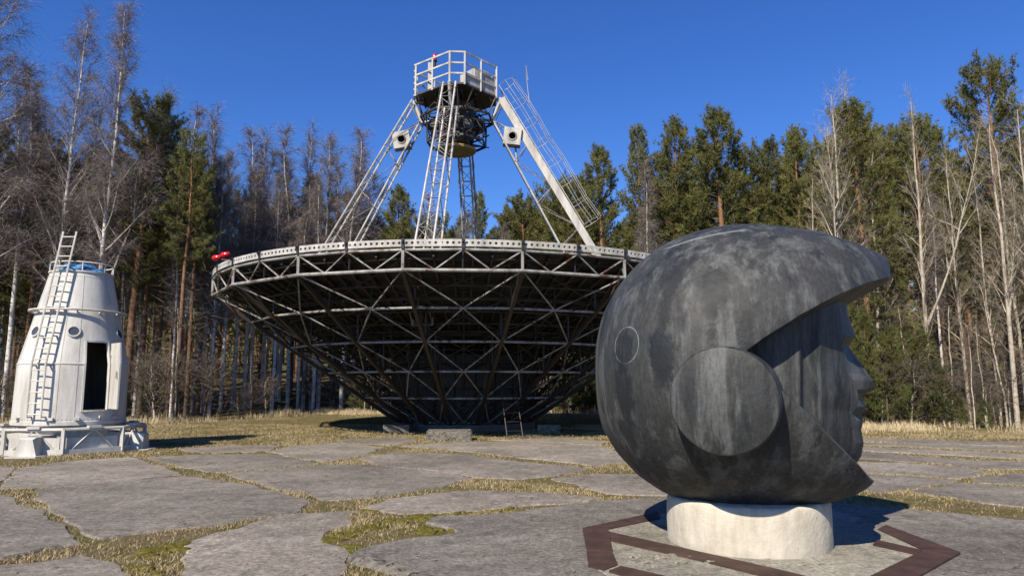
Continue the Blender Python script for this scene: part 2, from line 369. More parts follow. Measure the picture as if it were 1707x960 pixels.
def slab(name, poly, z, mat, parent, amp=.05, seed=0, low=-.05):
    top = jag(poly, z, amp, .16, seed); n = len(top); POLYS.append(np.array([(p.x, p.y) for p in top]))
    area = sum(top[i].x * top[(i + 1) % n].y - top[(i + 1) % n].x * top[i].y for i in range(n))
    if area < 0: top.reverse()
    cen = sum(top, Vector()) / n; m = MB(); bot = []; mid = []
    for i, p in enumerate(top):
        t = top[(i + 1) % n] - top[i - 1]; o = Vector((t.y, -t.x, 0)).normalized()
        mid.append(p + o * (.012 + .014 * random.random()) - Vector((0, 0, .014 + .008 * random.random())))
        bot.append(Vector((p.x, p.y, low)) + o * .03)
    m.add(top + mid + bot, [list(range(n))] + [[n + i, n + (i + 1) % n, (i + 1) % n, i] for i in range(n)] + [[2 * n + i, 2 * n + (i + 1) % n, n + (i + 1) % n, n + i] for i in range(n)])
    return m.build(name, mat, parent)
SLABS += [('slab2', [(300,748),(380,742),(470,742),(440,752),(330,755)]), ('slab', [(560,733),(660,728),(700,734),(650,741),(575,737)]), ('slab2', [(820,733),(930,729),(1010,735),(1000,742),(905,735)]), ('slab', [(1025,733),(1200,729),(1420,735),(1425,745),(1200,737),(1030,739)]), ('slab', [(1430,729),(1730,738),(1880,743),(1880,749),(1730,744),(1435,735)]), ('slab2', [(-120,775),(-20,772),(20,779),(-5,812),(-120,795)])]
for i, (mt, poly) in enumerate(SLABS):
    slab('concrete_slab', poly, .012 + .008 * random.random(), M[mt], pav, .085, i * 7.3)
slab('concrete_slab', APRON, .030, M['apron'], pav, .07, 91.0)
NSL = len(POLYS)
def in_poly(P, X, Y):
    c = np.zeros(X.shape, bool); n = len(P); j = n - 1
    for i in range(n):
        xi, yi = P[i]; xj, yj = P[j]
        if yi != yj: c ^= ((yi > Y) != (yj > Y)) & (X < (xj - xi) * (Y - yi) / (yj - yi) + xi)
        j = i
    return c
def on_slab(X, Y):
    r = np.zeros(X.shape, bool)
    for P in POLYS[:NSL]: r |= in_poly(P, X, Y)
    return r
# broken raised edge of the apron in the foreground
m = MB(); nb = 46; rows = []
for i in range(nb):
    t = i / (nb - 1); p = gnd(584 + 190 * t, 921 + 62 * t ** 1.25, .06)
    dn = Vector((-.55, -.83, 0)); r = []
    for j, (o, z) in enumerate(((-.10, .034), (-.02, .045), (.04, .03), (.09, .0), (.12, -.05), (.14, -.2))):
        q = p + dn * o; q.z = z
        w = .035 if 0 < j < 5 else .008
        if i in (0, nb - 1): q.z = min(q.z, .02)
        q += Vector((mnoise.noise(q * 9), mnoise.noise(q * 9 + Vector((5, 0, 0))), mnoise.noise(q * 8 + Vector((0, 9, 0))))) * w; r.append(q)
    rows.append(r)
m.add([q for r in rows for q in r], [[i * 6 + j, i * 6 + j + 1, (i + 1) * 6 + j + 1, (i + 1) * 6 + j] for i in range(nb - 1) for j in range(5)])
m.build('broken_slab_edge', M['rough'], pav, 60)

# ------------------------------------------------------------------ grass in the joints, moss cushions, straw along the forest edge
def blades(name, X, Y, Z, h, w, lean, mat, seed=1):
    r = np.random.default_rng(seed); n = len(X); a = r.uniform(0, 2 * np.pi, n); b = r.uniform(0, 2 * np.pi, n)
    h = h * r.uniform(.45, 1.15, n); w = np.broadcast_to(w, (n,)) * r.uniform(.7, 1.3, n); ln = r.uniform(.1, 1, n) * lean * h
    base = np.stack([X, Y, Z], -1); s = np.stack([np.cos(a) * w, np.sin(a) * w, np.zeros(n)], -1)
    tip = base + np.stack([np.cos(b) * ln, np.sin(b) * ln, h], -1)
    mid = base + np.stack([np.cos(b) * ln * .35, np.sin(b) * ln * .35, h * .62], -1)
    V = np.concatenate([base - s, base + s, mid + s * .7, mid - s * .7, tip], 0)
    i = np.arange(n); T = np.concatenate([np.stack([i, i + n, i + 2 * n], -1), np.stack([i, i + 2 * n, i + 3 * n], -1), np.stack([i + 3 * n, i + 2 * n, i + 4 * n], -1)])
    return tri_mesh(name, V, T, [mat])
def sample(n, y0, y1, seed, pw=1.0):
    r = np.random.default_rng(seed); Y = y0 + (y1 - y0) * r.uniform(0, 1, n) ** pw; X = r.uniform(-1, 1, n) * (Y * .80 + 1.2); return X, Y
nf = lambda X, Y, s, o: np.array([mnoise.noise(Vector((x * s + o, y * s, o))) for x, y in zip(X, Y)])
X, Y = sample(620000, 4.4, 27, 11, 1.0)
kk = ~on_slab(X, Y); X, Y = X[kk], Y[kk]
kk = (Y < edge_y(X) - .5); X, Y = X[kk], Y[kk]
pt = nf(X, Y, .8, 3.0); kk = RNG.uniform(0, 1, len(X)) < np.clip(.55 + pt * 1.5, .12, 1); X, Y, pt = X[kk], Y[kk], pt[kk]
gme = blades('dry_grass', X, Y, terrain(X, Y) - .005, (.036 + .04 * np.clip(pt, 0, 1)) * (1 + .004 * Y), np.full(len(X), .0016) + .00024 * Y, 1.9, M['grass'], 3)
tag(obj('dry_grass', gme), 'short dry grass growing in the joints between concrete slabs', 'grass', kind='stuff')
# moss cushions
m = MB()
def cushion(p, r, hh):
    n = 11; rings = ((1.0, -.02), (.93, hh * .55), (.6, hh * .9), (.25, hh))
    o = len(m.v); ph = random.random() * 6
    for (k_, z_) in rings:
        for j in range(n):
            a = 2 * math.pi * j / n + ph; q = r * k_ * (1 + .3 * math.sin(2 * a + ph) + .16 * math.sin(5 * a))
            m.v.append((p.x + q * math.cos(a), p.y + q * math.sin(a) * .8, p.z + z_))
    for i in range(3):
        for j in range(n): m.f.append([o + i * n + j, o + i * n + (j + 1) % n, o + (i + 1) * n + (j + 1) % n, o + (i + 1) * n + j]); m.m.append(0)
    m.f.append([o + 3 * n + j for j in range(n)]); m.m.append(0)
for (x0, y0, x1, y1, w, k_) in [(540,893,640,872,14,26),(600,880,720,858,10,22),(690,866,850,847,5,26),(705,886,755,881,7,12),(530,898,560,900,6,8),(220,930,330,905,10,14),(300,768,330,772,4,8),(260,757,450,754,3,26),(20,795,60,780,6,10),(640,842,600,858,6,8),(180,945,270,955,10,8),(600,905,575,925,5,6)]:
    for i in range(k_):
        t = random.random(); p = gnd(x0 + (x1 - x0) * t + random.uniform(-6, 6), y0 + (y1 - y0) * t + random.uniform(-w, w) * .6)
        if on_slab(np.array([p.x]), np.array([p.y]))[0]: continue
        cushion(p, random.uniform(.03, .12), random.uniform(.012, .03))
mo = m.build('moss', M['moss'], None, 80); tag(mo, 'olive green moss cushions in the widest slab joints', 'moss', kind='stuff')
# dead leaves, twigs and grit on the slabs
r = np.random.default_rng(61); n = 1500; Y = 4.6 + 14 * r.uniform(0, 1, n) ** 1.6; X = r.uniform(-1, 1, n) * (Y * .78 + .5); kk = on_slab(X, Y); X, Y = X[kk], Y[kk]; n = len(X)
Z = np.full(n, .0235); Z[in_poly(POLYS[NSL - 1], X, Y)] = .0335; a = r.uniform(0, 6.28, n); L_ = r.uniform(.006, .022, n) * (1 + .03 * Y); w_ = L_ * r.uniform(.12, .6, n)
d1 = np.stack([np.cos(a), np.sin(a), np.zeros(n)], -1); d2 = np.stack([-np.sin(a), np.cos(a), np.zeros(n)], -1); c0 = np.stack([X, Y, Z], -1); hi = np.array([[0, 0, 1.]]) * r.uniform(.001, .010, (n, 1))
V = np.concatenate([c0 - d1 * L_[:, None], c0 + d2 * w_[:, None] + hi, c0 + d1 * L_[:, None], c0 - d2 * w_[:, None] + hi]); i = np.arange(n)
tag(obj('leaf_litter', tri_mesh('leaf_litter', V, np.stack([i, i + 3 * n, i + 2 * n, i + n], -1), [M['ptwig']])), 'dead leaves, twig bits and grit strewn over the slabs', 'litter', kind='stuff')
# tall straw
r = np.random.default_rng(21); n = 90000; X = r.uniform(-34, 30, n); Y = edge_y(X) + r.normal(.5, 1.1, n)
kk = r.uniform(0, 1, n) < np.clip(.30 + 1.7 * nf(X, Y, .45, 8.0), .04, 1); X, Y = X[kk], Y[kk]
me = blades('tall_straw', X, Y, terrain(X, Y) - .02, .26 + .30 * np.clip(nf(X, Y, .9, 4.0), -.4, 1), .007, .7, M['straw'], 7)
tag(obj('tall_straw', me), 'tall pale straw along the foot of the forest', 'dry grass', kind='stuff')
r = np.random.default_rng(22); n = 110000; X = r.uniform(-30, 26, n); Y = edge_y(X) - r.uniform(0, 1, n) ** 1.3 * 9
kk = ~on_slab(X, Y) & (Y > 13) & (r.uniform(0, 1, n) < np.clip(.18 + 1.7 * nf(X, Y, .4, 18.0), .02, 1)); X, Y = X[kk], Y[kk]
me = blades('short_turf', X, Y, terrain(X, Y) - .01, .065, .006, 2.0, M['grass'], 9)
tag(obj('short_turf', me), 'low straw coloured turf around the dish and before the forest', 'grass', kind='stuff')

# ------------------------------------------------------------------ the radio telescope dish
DX, DY, DR = -1.62, 24.7, 8.2
dish = tag(empty('radio_telescope', (DX, DY, 0)), 'huge grounded radio telescope dish of steel lattice with four-legged feed tower', 'telescope')
T0 = 13.2
def P(r, deg, z): a = R_(deg); return Vector((r * math.sin(a), -r * math.cos(a), z))
zpar = lambda r: 2.30 + r * r / 29.2
def cone(t): return (DR - 6.1 * t, 4.18 - 4.0 * t)
# reflector petals (undersides seen), shared mesh turned about the axis
def petal(r0, r1, da, nr=5):
    m = MB(); th = .03; vs = []
    for s_ in (0, 1):
        for i in range(nr + 1):
            r = r0 + (r1 - r0) * i / nr
            for a in (-da / 2, 0, da / 2): v = P(r, a, zpar(r) + .10 - th * s_); vs.append(v)
    k_ = 3 * (nr + 1); fs = []
    for s_ in (0, 1):
        for i in range(nr):
            for j in range(2):
                q = [s_ * k_ + i * 3 + j, s_ * k_ + i * 3 + j + 1, s_ * k_ + (i + 1) * 3 + j + 1, s_ * k_ + (i + 1) * 3 + j]
                fs.append(q if s_ == 0 else q[::-1])
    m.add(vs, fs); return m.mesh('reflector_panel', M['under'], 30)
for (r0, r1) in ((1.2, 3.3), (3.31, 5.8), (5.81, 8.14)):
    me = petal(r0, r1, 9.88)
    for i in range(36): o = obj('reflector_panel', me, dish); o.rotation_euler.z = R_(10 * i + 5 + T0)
m = MB()
for dr in (-.5, 0, .5):
    pts = [P(r, dr * 6.6, zpar(r) + .02) for r in np.linspace(1.4, 8.08, 9)]
    for a, b in zip(pts[:-1], pts[1:]): m.beam(a, b, .045, .09)
sme = m.mesh('stringer', M['dsteel'])
for i in range(36): o = obj('stringer', sme, dish); o.rotation_euler.z = R_(10 * i + 5 + T0)
for r in (2.2, 3.0, 3.8, 4.5, 5.2, 5.9, 6.5, 7.1, 7.7):
    m = MB(); m.tube([P(r, a, zpar(r) - .06) for a in range(0, 360, 10)], .035, 5, closed=True); m.build('purlin_ring', M['dsteel'], dish)
# rim: perforated white strips with real holes, tube, posts, zigzag
def rim_strip():
    m = MB(); n = 10; a0, a1 = -4.88, 4.88; z0, z1 = 4.735, 4.905; R1 = DR + .03
    for i in range(n):
        b0 = a0 + (a1 - a0) * i / n; b1 = a0 + (a1 - a0) * (i + 1) / n; bc = (b0 + b1) / 2; zc = (z0 + z1) / 2; ha = (b1 - b0) * .5; hz_ = (z1 - z0) * .5
        hr = .036; hra = math.degrees(hr / R1); o, inn, bk = [], [], []
        for j in range(8):
            an = math.pi / 4 * j; c_, s_ = math.cos(an), math.sin(an); mx = max(abs(c_), abs(s_))
            o.append(P(R1, bc + ha * c_ / mx, zc + hz_ * s_ / mx)); inn.append(P(R1, bc + hra * c_, zc + hr * s_)); bk.append(P(R1 - .03, bc + hra * c_, zc + hr * s_))
        m.add(o + inn + bk, [[j, (j + 1) % 8, 8 + (j + 1) % 8, 8 + j] for j in range(8)] + [[8 + j, 8 + (j + 1) % 8, 16 + (j + 1) % 8, 16 + j] for j in range(8)])
    for z_, s_ in ((z1, 1), (z0, -1)):
        q = [P(R1, a0, z_), P(R1, a1, z_), P(R1 - .09, a1, z_ ), P(R1 - .09, a0, z_)]
        m.add(q, [[0, 1, 2, 3] if s_ > 0 else [3, 2, 1, 0]])
    return m.mesh('rim_panel', M['white'])
rs = rim_strip()
jm = MB(); jm.box(P(DR + .035, 0, 4.80), (.07, .05, .25)); jm.box(P(DR + .06, 0, 4.86), (.035, .12, .06)); jme = jm.mesh('joint_bracket', M['black'])
top_nodes = [P(DR, T0 + 10 * i, 4.66) for i in range(36)]
low_nodes = [P(DR, T0 + 20 * i, 4.18) for i in range(18)]
for i in range(36):
    o = obj('rim_panel', rs, dish); o.rotation_euler.z = R_(T0 + 10 * i + 5)
    o = obj('joint_bracket', jme, dish); o.rotation_euler.z = R_(T0 + 10 * i)
    strut('rim_tube', top_nodes[i], top_nodes[(i + 1) % 36], .034, M['steel'], dish)
for i in range(18):
    a, b = low_nodes[i], low_nodes[(i + 1) % 18]
    strut('lower_rim_tube', a, b, .044, M['steel'], dish)
    strut('rim_post', a, P(DR, T0 + 20 * i, 4.72), 0, M['steel'], dish, box=(.065, .065))
    q1, q2 = a.lerp(b, .27), a.lerp(b, .73)
    strut('rim_brace', q1, top_nodes[2 * i], .021, M['steel'], dish, 6)
    strut('rim_brace', q1 + Vector((0, 0, .02)), top_nodes[2 * i + 1], .021, M['steel'], dish, 6)
    strut('rim_brace', q2 + Vector((0, 0, .02)), top_nodes[2 * i + 1], .021, M['steel'], dish, 6)
    strut('rim_brace', q2, top_nodes[(2 * i + 2) % 36], .021, M['steel'], dish, 6)
# conical back face: rings, ribs, zigzag
TS = [0, .194, .388, .582, .776, .97]
nodes = [[P(cone(t)[0], T0 + 20 * i, cone(t)[1]) for i in range(18)] for t in TS]
for k_ in range(1, 6):
    for i in range(18): strut('ring_tube', nodes[k_][i], nodes[k_][(i + 1) % 18], .033, M['steel'], dish)
for i in range(18):
    strut('rib_beam', nodes[0][i], P(2.1, T0 + 20 * i, .10), 0, M['rib'], dish, box=(.09, .11))
    for k_ in range(5):
        j = (i + 1) % 18
        if k_ % 2 == 0:
            mid = nodes[k_ + 1][i].lerp(nodes[k_ + 1][j], .5)
            strut('face_brace', nodes[k_][i], mid, .021, M['steel'], dish, 6); strut('face_brace', nodes[k_][j], mid, .021, M['steel'], dish, 6)
        else:
            mid = nodes[k_][i].lerp(nodes[k_][j], .5)
            strut('face_brace', mid, nodes[k_ + 1][i], .021, M['steel'], dish, 6); strut('face_brace', mid, nodes[k_ + 1][j], .021, M['steel'], dish, 6)
# radial trusses inside (one part per rib) and secondary inner lattice (joined: too dense to pick apart)
for i in range(18):
    a = T0 + 20 * i; m = MB()
    for k_ in range(1, 5):
        r, z_ = cone(TS[k_]); zt = zpar(r) - .03
        m.tube([P(r, a, z_), P(r, a, zt)], .032, 5)
        r2, z2 = cone(TS[k_ - 1])
        m.tube([P(r, a, z_), P(r2, a, zpar(r2) - .05)], .024, 5); m.tube([P(r2, a, z2), P(r, a, zt)], .024, 5)
    for k_ in (1, 2, 3):
        r, z_ = cone(TS[k_]); m.tube([P(r, a, z_), P(2.62, a, z_)], .026, 5); m.tube([P(r, a, z_), P(r - 1.2, a, zpar(r - 1.2))], .022, 5)
    m.build('radial_truss', M['dsteel'], dish)
m = MB(); rr = random.Random(3)
for k_, t in enumerate(TS[:5]):
    r, z_ = cone(t)
    for i in range(18):
        a = T0 + 20 * i; pm = nodes[k_][i].lerp(nodes[k_][(i + 1) % 18], .5); rm = pm.xy.length; am = a + 10
        m.tube([pm, P(rm, am, zpar(rm) - .02)], .022, 4)
        if k_ < 4:
            ri = r - 1.15; zi = z_ - .05
            m.tube([P(ri, a, zi + .3), P(ri, a + 20, zi + .3)], .024, 4); m.tube([P(ri, a, zi + .3), P(ri - .4, am, zpar(ri - .4))], .018, 4)
            m.tube([P(ri, a + 20, zi + .3), P(ri - .4, am, zpar(ri - .4))], .018, 4); m.tube([pm, P(ri, a, zi + .3)], .018, 4); m.tube([pm, P(ri, a + 20, zi + .3)], .018, 4)
            m.tube([P(ri, am, zi + .3), P(ri, am, zpar(ri))], .02, 4)
for k_ in range(5):                                        # second web just inside the face
    for i in range(18):
        a = T0 + 20 * i; r1, z1_ = cone(TS[k_]); r2, z2_ = cone(TS[k_ + 1]); dz_ = .28
        m.tube([P(r1 - .1, a, z1_ + dz_), P(r2 - .1, a + 20, z2_ + dz_)], .017, 4); m.tube([P(r1 - .1, a + 20, z1_ + dz_), P(r2 - .1, a, z2_ + dz_)], .017, 4)
        m.tube([P(r1 - .1, a, z1_ + dz_), P(r1 - .1, a + 20, z1_ + dz_)], .02, 4); m.tube([P(r1, a, z1_), P(r1 - .1, a, z1_ + dz_)], .018, 4)
        m.tube([P(r1 * .985, a + 10, z1_), P(r2 - .1, a + 10, z2_ + dz_)], .016, 4)
for i in range(18):                                        # tangle of base members
    a = T0 + 20 * i
    m.tube([P(2.2, a, .15), P(3.1, a + 20, 1.1)], .026, 4); m.tube([P(2.2, a + 20, .15), P(3.1, a, 1.1)], .026, 4)
    m.tube([P(2.25, a + 10, .18), P(2.55, a + 10, 2.2)], .03, 4); m.tube([P(1.2, a, .3), P(2.9, a + 30, .75)], .02, 4)
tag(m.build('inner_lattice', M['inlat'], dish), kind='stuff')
# hub drum with sheet panels
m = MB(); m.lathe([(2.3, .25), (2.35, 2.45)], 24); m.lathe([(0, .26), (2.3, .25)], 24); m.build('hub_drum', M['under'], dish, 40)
pm_ = MB(); pm_.add([P(2.46, -7.1, .62), P(2.46, 7.1, .62), P(2.46, 7.1, 2.42), P(2.46, -7.1, 2.42), P(2.41, -7.1, .62), P(2.41, 7.1, .62), P(2.41, 7.1, 2.42), P(2.41, -7.1, 2.42)],
    [(0, 1, 2, 3), (7, 6, 5, 4), (0, 4, 5, 1), (3, 2, 6, 7), (0, 3, 7, 4), (1, 5, 6, 2)]); pme = pm_.mesh('drum_panel', M['drum'])
for i in range(24): o = obj('drum_panel', pme, dish); o.rotation_euler.z = R_(15 * i + 4)
m = MB(); m.lathe([(2.42, .02), (2.42, .24), (1.6, .24)], 18, a0=.2); m.build('base_ring', M['mach'], dish, 40)
# obstruction lamps on the rim
for j, (px_, py_) in enumerate(((362, 430), (376, 425))):
    c_ = at(px_, py_, DY - 3.6) - Vector((DX, DY, 0)); m = MB()
    m.tube([c_ + Vector((-.14, 0, -.02)), c_ + Vector((-.10, 0, -.01)), c_ + Vector((.10, 0, .02)), c_ + Vector((.13, 0, .02))], [.05, .095, .085, .06], 12)
    m.build('red_lamp', M['red'], dish, 50)
c_ = at(383, 440, DY - 3.6) - Vector((DX, DY, 0)); n3 = P(DR, T0 + 20 * -3, 4.72)
m = MB(); m.beam(n3, c_ + Vector((0, 0, .12)), .05, .05); m.beam(c_ + Vector((.02, 0, .1)), at(362, 431, DY - 3.6) - Vector((DX, DY, 0)), .04, .05)
m.box(n3 + Vector((.14, -.06, -.02)), (.10, .08, .40)); m.build('lamp_bracket', M['dsteel'], dish)

# ---- feed tower (quadrupod)
QX, QZ0 = -.38, 11.75; PHI = -5.0
def Q(r, deg, z): a = R_(deg + PHI); return Vector((QX + r * math.sin(a), -r * math.cos(a), z))
def chord_o(z): return 1.62 + (11.75 - z) * .575
def chord_i(z): return 1.30 + (10.95 - z) * .515
def leg(az, thick):
    m = MB(); lc = MB(); w = .27; zb = 3.85
    def off(r, z, s): a = R_(az + PHI); return Q(r, az, z) + Vector((math.cos(a), math.sin(a), 0)) * s * w
    ro, ri = chord_o, chord_i
    zbi = 3.1
    for s in (-1, 1):
        if not thick: m.tube([off(ro(zb), zb, s), off(ro(11.75), 11.75, s * .8)], .036, 6)
        m.tube([off(ri(zbi), zbi, s), off(ri(10.95), 10.95, s * .8)], .034, 6)
    if thick: m.beam(Q(ro(zb), az, zb), Q(ro(11.75), az, 11.75), .26, .13, up=Q(1, az + 90, 0) - Q(0, 0, 0))
    n = 15; prev = None
    for i in range(n + 1):
        t = i / n; zo = zb + (11.6 - zb) * t; zi = zbi + (10.9 - zbi) * t
        so = 0 if thick else 1
        a1, a2 = off(ro(zo), zo, -so), off(ro(zo), zo, so); b1, b2 = off(ri(zi), zi, -1), off(ri(zi), zi, 1)
        rt = .013
        if not thick: lc.tube([a1, a2], rt, 4)
        lc.tube([b1, b2], rt, 4)
        if i % 3 == 0: lc.tube([a1, b1], .016, 4); lc.tube([a2, b2], .016, 4)
        if prev:
            pa1, pa2, pb1, pb2 = prev
            if not thick: lc.tube([pa1, a2] if i % 2 else [pa2, a1], rt, 4)
            lc.tube([pb1, b2] if i % 2 else [pb2, b1], rt, 4)
            if i % 3 == 1: keep = (pa1, pa2)
            if i % 3 == 0: lc.tube([keep[0], b1], .015, 4); lc.tube([keep[1], b2], .015, 4)
        prev = (a1, a2, b1, b2)
    o = m.build('support_leg', M['white'], dish, 50); lc.build('lacing', M['steel'], o)
    kn = MB(); kn.tube([Q(ro(11.75), az, 11.78), Q(ri(10.95) - .02, az, 10.93)], .07, 8); kn.tube([Q(ri(10.95), az, 10.95), Q(.55, az, 11.0)], .05, 6); kn.tube([Q(ro(11.75), az, 11.75), Q(1.2, az, 11.72)], .06, 6)
    kn.build('leg_bracket', M['white'], dish, 50)
leg(-90, False); leg(0, False); leg(180, False); leg(90, True)
# white instrument boxes with a round hole
for az, sx in ((-90, -1), (90, 1)):
    c_ = Q(2.02, az, 10.28); hs = .31; hd = .2; tl = R_(-10 if sx < 0 else 6); rot = Matrix.Rotation(tl, 3, 'Y')
    m = MB(); o_, inn, bk = [], [], []
    for j in range(16):
        an = 2 * math.pi * j / 16; cc, ss = math.cos(an), math.sin(an); mx = max(abs(cc), abs(ss))
        o_.append(Vector((hs * cc / mx, -hd, hs * ss / mx))); inn.append(Vector((.125 * cc, -hd, .125 * ss))); bk.append(Vector((.125 * cc, hd - .02, .125 * ss)))
    m.add([rot @ v + c_ for v in o_ + inn + bk], [[j, 16 + j, 16 + (j + 1) % 16, (j + 1) % 16] for j in range(16)])
    cor = [Vector((x, y, z)) for y in (-hd, hd) for (x, z) in ((-hs, -hs), (hs, -hs), (hs, hs), (-hs, hs))]
    m.add([rot @ v + c_ for v in cor], [(0, 4, 5, 1), (1, 5, 6, 2), (2, 6, 7, 3), (3, 7, 4, 0), (4, 7, 6, 5)])
    o = m.build('instrument_box', M['white'], dish)
    t = MB(); t.add([rot @ v + c_ for v in inn + bk], [[j, 16 + j, 16 + (j + 1) % 16, (j + 1) % 16] for j in range(16)] + [[16 + j for j in range(16)]]); t.build('socket', M['black'], o)
    t = MB(); t.lathe([(.13, 0), (.17, 0), (.17, .025), (.13, .025)], 20); ring = t.build('socket_ring', M['steel'], o); ring.matrix_local = Matrix.Translation(c_) @ rot.to_4x4() @ Matrix.Translation((0, -hd, 0)) @ Matrix.Rotation(R_(90), 4, 'X')
    m = MB(); m.tube([c_ + Vector((0, 0, .3)), Q(1.33, az, 10.92)], .03, 5); m.build('box_strut', M['steel'], dish)
    m = MB(); m.tube([c_ + Vector((.1, .1, -.25)), Q(chord_i(9.2), az, 9.2)], .035, 5); m.build('box_strut', M['steel'], dish)
# deck: square on its corner with cut corners
dk = [(-.30, -1.72), (.30, -1.72), (1.62, -.42), (1.62, .42), (.30, 1.72), (-.30, 1.72), (-1.72, .42), (-1.72, -.42)]
rz = Matrix.Rotation(R_(4), 3, 'Z') @ Matrix.Scale(.87, 3)
dkv = [rz @ Vector((x, y, 0)) + Vector((QX, 0, 0)) for x, y in dk]
m = MB(); n = 8; zt, zb = 11.80, 11.74
m.add([Vector((v.x, v.y, zt)) for v in dkv] + [Vector((v.x, v.y, zb)) for v in dkv], [list(range(8)), list(range(15, 7, -1))] + [[8 + i, 8 + (i + 1) % 8, (i + 1) % 8, i] for i in range(8)])
for s in np.linspace(-1.2, 1.2, 6): m.beam((QX + s, -1.3 + abs(s) * .7, 11.66), (QX + s, 1.3 - abs(s) * .7, 11.66), .06, .08)
m.build('platform_deck', M['mach'], dish)
up = Vector((0, 0, 1))
for i in range(8):
    a, b = dkv[i], dkv[(i + 1) % 8]
    strut('railing_post', a + up * 11.72, a + up * 12.92, 0, M['white'], dish, box=(.06, .06))
    if (b - a).length > 1: q = a.lerp(b, .5); strut('railing_post', q + up * 11.72, q + up * 12.9, 0, M['white'], dish, box=(.05, .05))
    for z_ in (12.90, 12.50, 12.12): strut('railing_bar', a + up * z_, b + up * z_, 0, M['white'], dish, box=(.035, .06))
for i, (t0, t1, zt) in ((1, (.52, .98, 12.50)), (2, (.03, .97, 12.72)), (3, (.05, .6, 12.55))):
    pass
def sheet(name, a, b, z0, z1, th=.02):
    m = MB(); m.beam(a + up * (z0 + z1) / 2, b + up * (z0 + z1) / 2, th, z1 - z0); return m.build(name, M['white'], dish)
sheet('side_panel', dkv[1].lerp(dkv[2], .52) * .97, dkv[1].lerp(dkv[2], .97) * .97, 11.82, 12.45)
sheet('side_panel', dkv[1].lerp(dkv[2], .03) * .97, dkv[1].lerp(dkv[2], .48) * .97, 11.82, 12.20)
sheet('side_panel', dkv[2].lerp(dkv[3], .08) * .99, dkv[2].lerp(dkv[3], .92) * .99, 11.82, 12.70)
m = MB(); m.box((QX + .62, -.12, 12.26), (.62, .9, .92), Matrix.Rotation(R_(40), 3, 'Z')); m.build('equipment_cabinet', M['white'], dish)
m = MB(); m.box((QX - .95, -.35, 12.4), (.16, .2, 1.2)); m.build('control_box', M['white'], dish)
m = MB()
for z_ in np.linspace(11.75, 12.9, 6): m.beam(dkv[6] + Vector((-.05, 0, z_)), dkv[7] + Vector((-.05, 0, z_)), .03, .05)
m.build('side_rungs', M['white'], dish)
bl = MB(); bl.lathe([(.07, 0), (.085, .06), (.08, .2), (.05, .26), (0, .28)], 12); o = bl.build('beacon_lamp', M['red'], dish, 50); o.location = (QX - .78, -.62, 12.98)
bl = MB(); bl.lathe([(.05, -.22), (.06, 0), (.10, 0), (.10, .03), (0, .03)], 10); b2 = bl.build('beacon_base', M['black'], dish); b2.location = (QX - .78, -.62, 12.96)
# machinery below the deck and sub-reflector
m = MB()
m.lathe([(.42, 10.1), (.48, 10.5), (.48, 11.3), (.38, 11.7)], 12, c=(QX, 0, 0)); m.lathe([(0.0, 10.1), (.42, 10.1)], 12, c=(QX, 0, 0))
for i in range(6):
    a = 60 * i + 12; m.beam(Q(.62, a, 10.15), Q(.62, a, 11.7), .12, .12, up=(1, 0, 0)); m.box(Q(.75, a + 30, 10.6 + .2 * (i % 3)), (.34, .3, .38), Matrix.Rotation(R_(a), 3, 'Z'))
m.build('feed_machinery', M['mach'], dish)
m = MB()
for z_, r in ((10.10, 1.08), (10.75, 1.1), (11.0, 1.34)):
    for i in range(8): m.beam(Q(r, 45 * i + 22, z_), Q(r, 45 * i + 67, z_), .05, .08)
for i in range(8):
    a = 45 * i + 22
    m.beam(Q(1.08, a, 10.1), Q(1.1, a, 10.75), .05, .05); m.tube([Q(1.08, a, 10.1), Q(1.1, a + 45, 10.75)], .022, 5); m.tube([Q(1.1, a, 10.75), Q(1.34, a + 22, 11.0)], .025, 5)
    m.tube([Q(1.3, a, 11.0), Q(1.5, a + 10, 11.7)], .025, 5); m.tube([Q(1.3, a, 11.0), Q(.9, a + 40, 11.7)], .02, 5); m.tube([Q(1.08, a, 10.12), Q(.5, a + 22, 10.12)], .03, 5); m.tube([Q(1.3, a, 11.0), Q(.6, a, 11.0)], .03, 5)
m.build('feed_cage', M['dsteel'], dish)
rr = random.Random(8); m = MB()
for i in range(46):
    a, r, z_ = rr.uniform(0, 360), rr.uniform(.5, 1.15), rr.uniform(10.15, 11.5); b = a + rr.uniform(-70, 70)
    m.tube([Q(r, a, z_), Q(rr.uniform(.4, 1.2), (a + b) / 2, z_ + rr.uniform(-.3, .1)), Q(rr.uniform(.5, 1.2), b, z_ + rr.uniform(-.4, .3))], rr.uniform(.012, .03), 4)
m.build('cable_bundle', M['mach'], dish)
m = MB(); m.lathe([(0, 9.66), (.3, 9.69), (.69, 9.80), (.71, 9.88), (.55, 9.95), (0, 10.0)], 36, c=(QX, 0, 0)); m.build('subreflector', M['yellow'], dish, 45)
m = MB(); m.lathe([(.2, 9.95), (.2, 10.2)], 10, c=(QX, 0, 0)); m.build('subreflector_stem', M['mach'], dish)
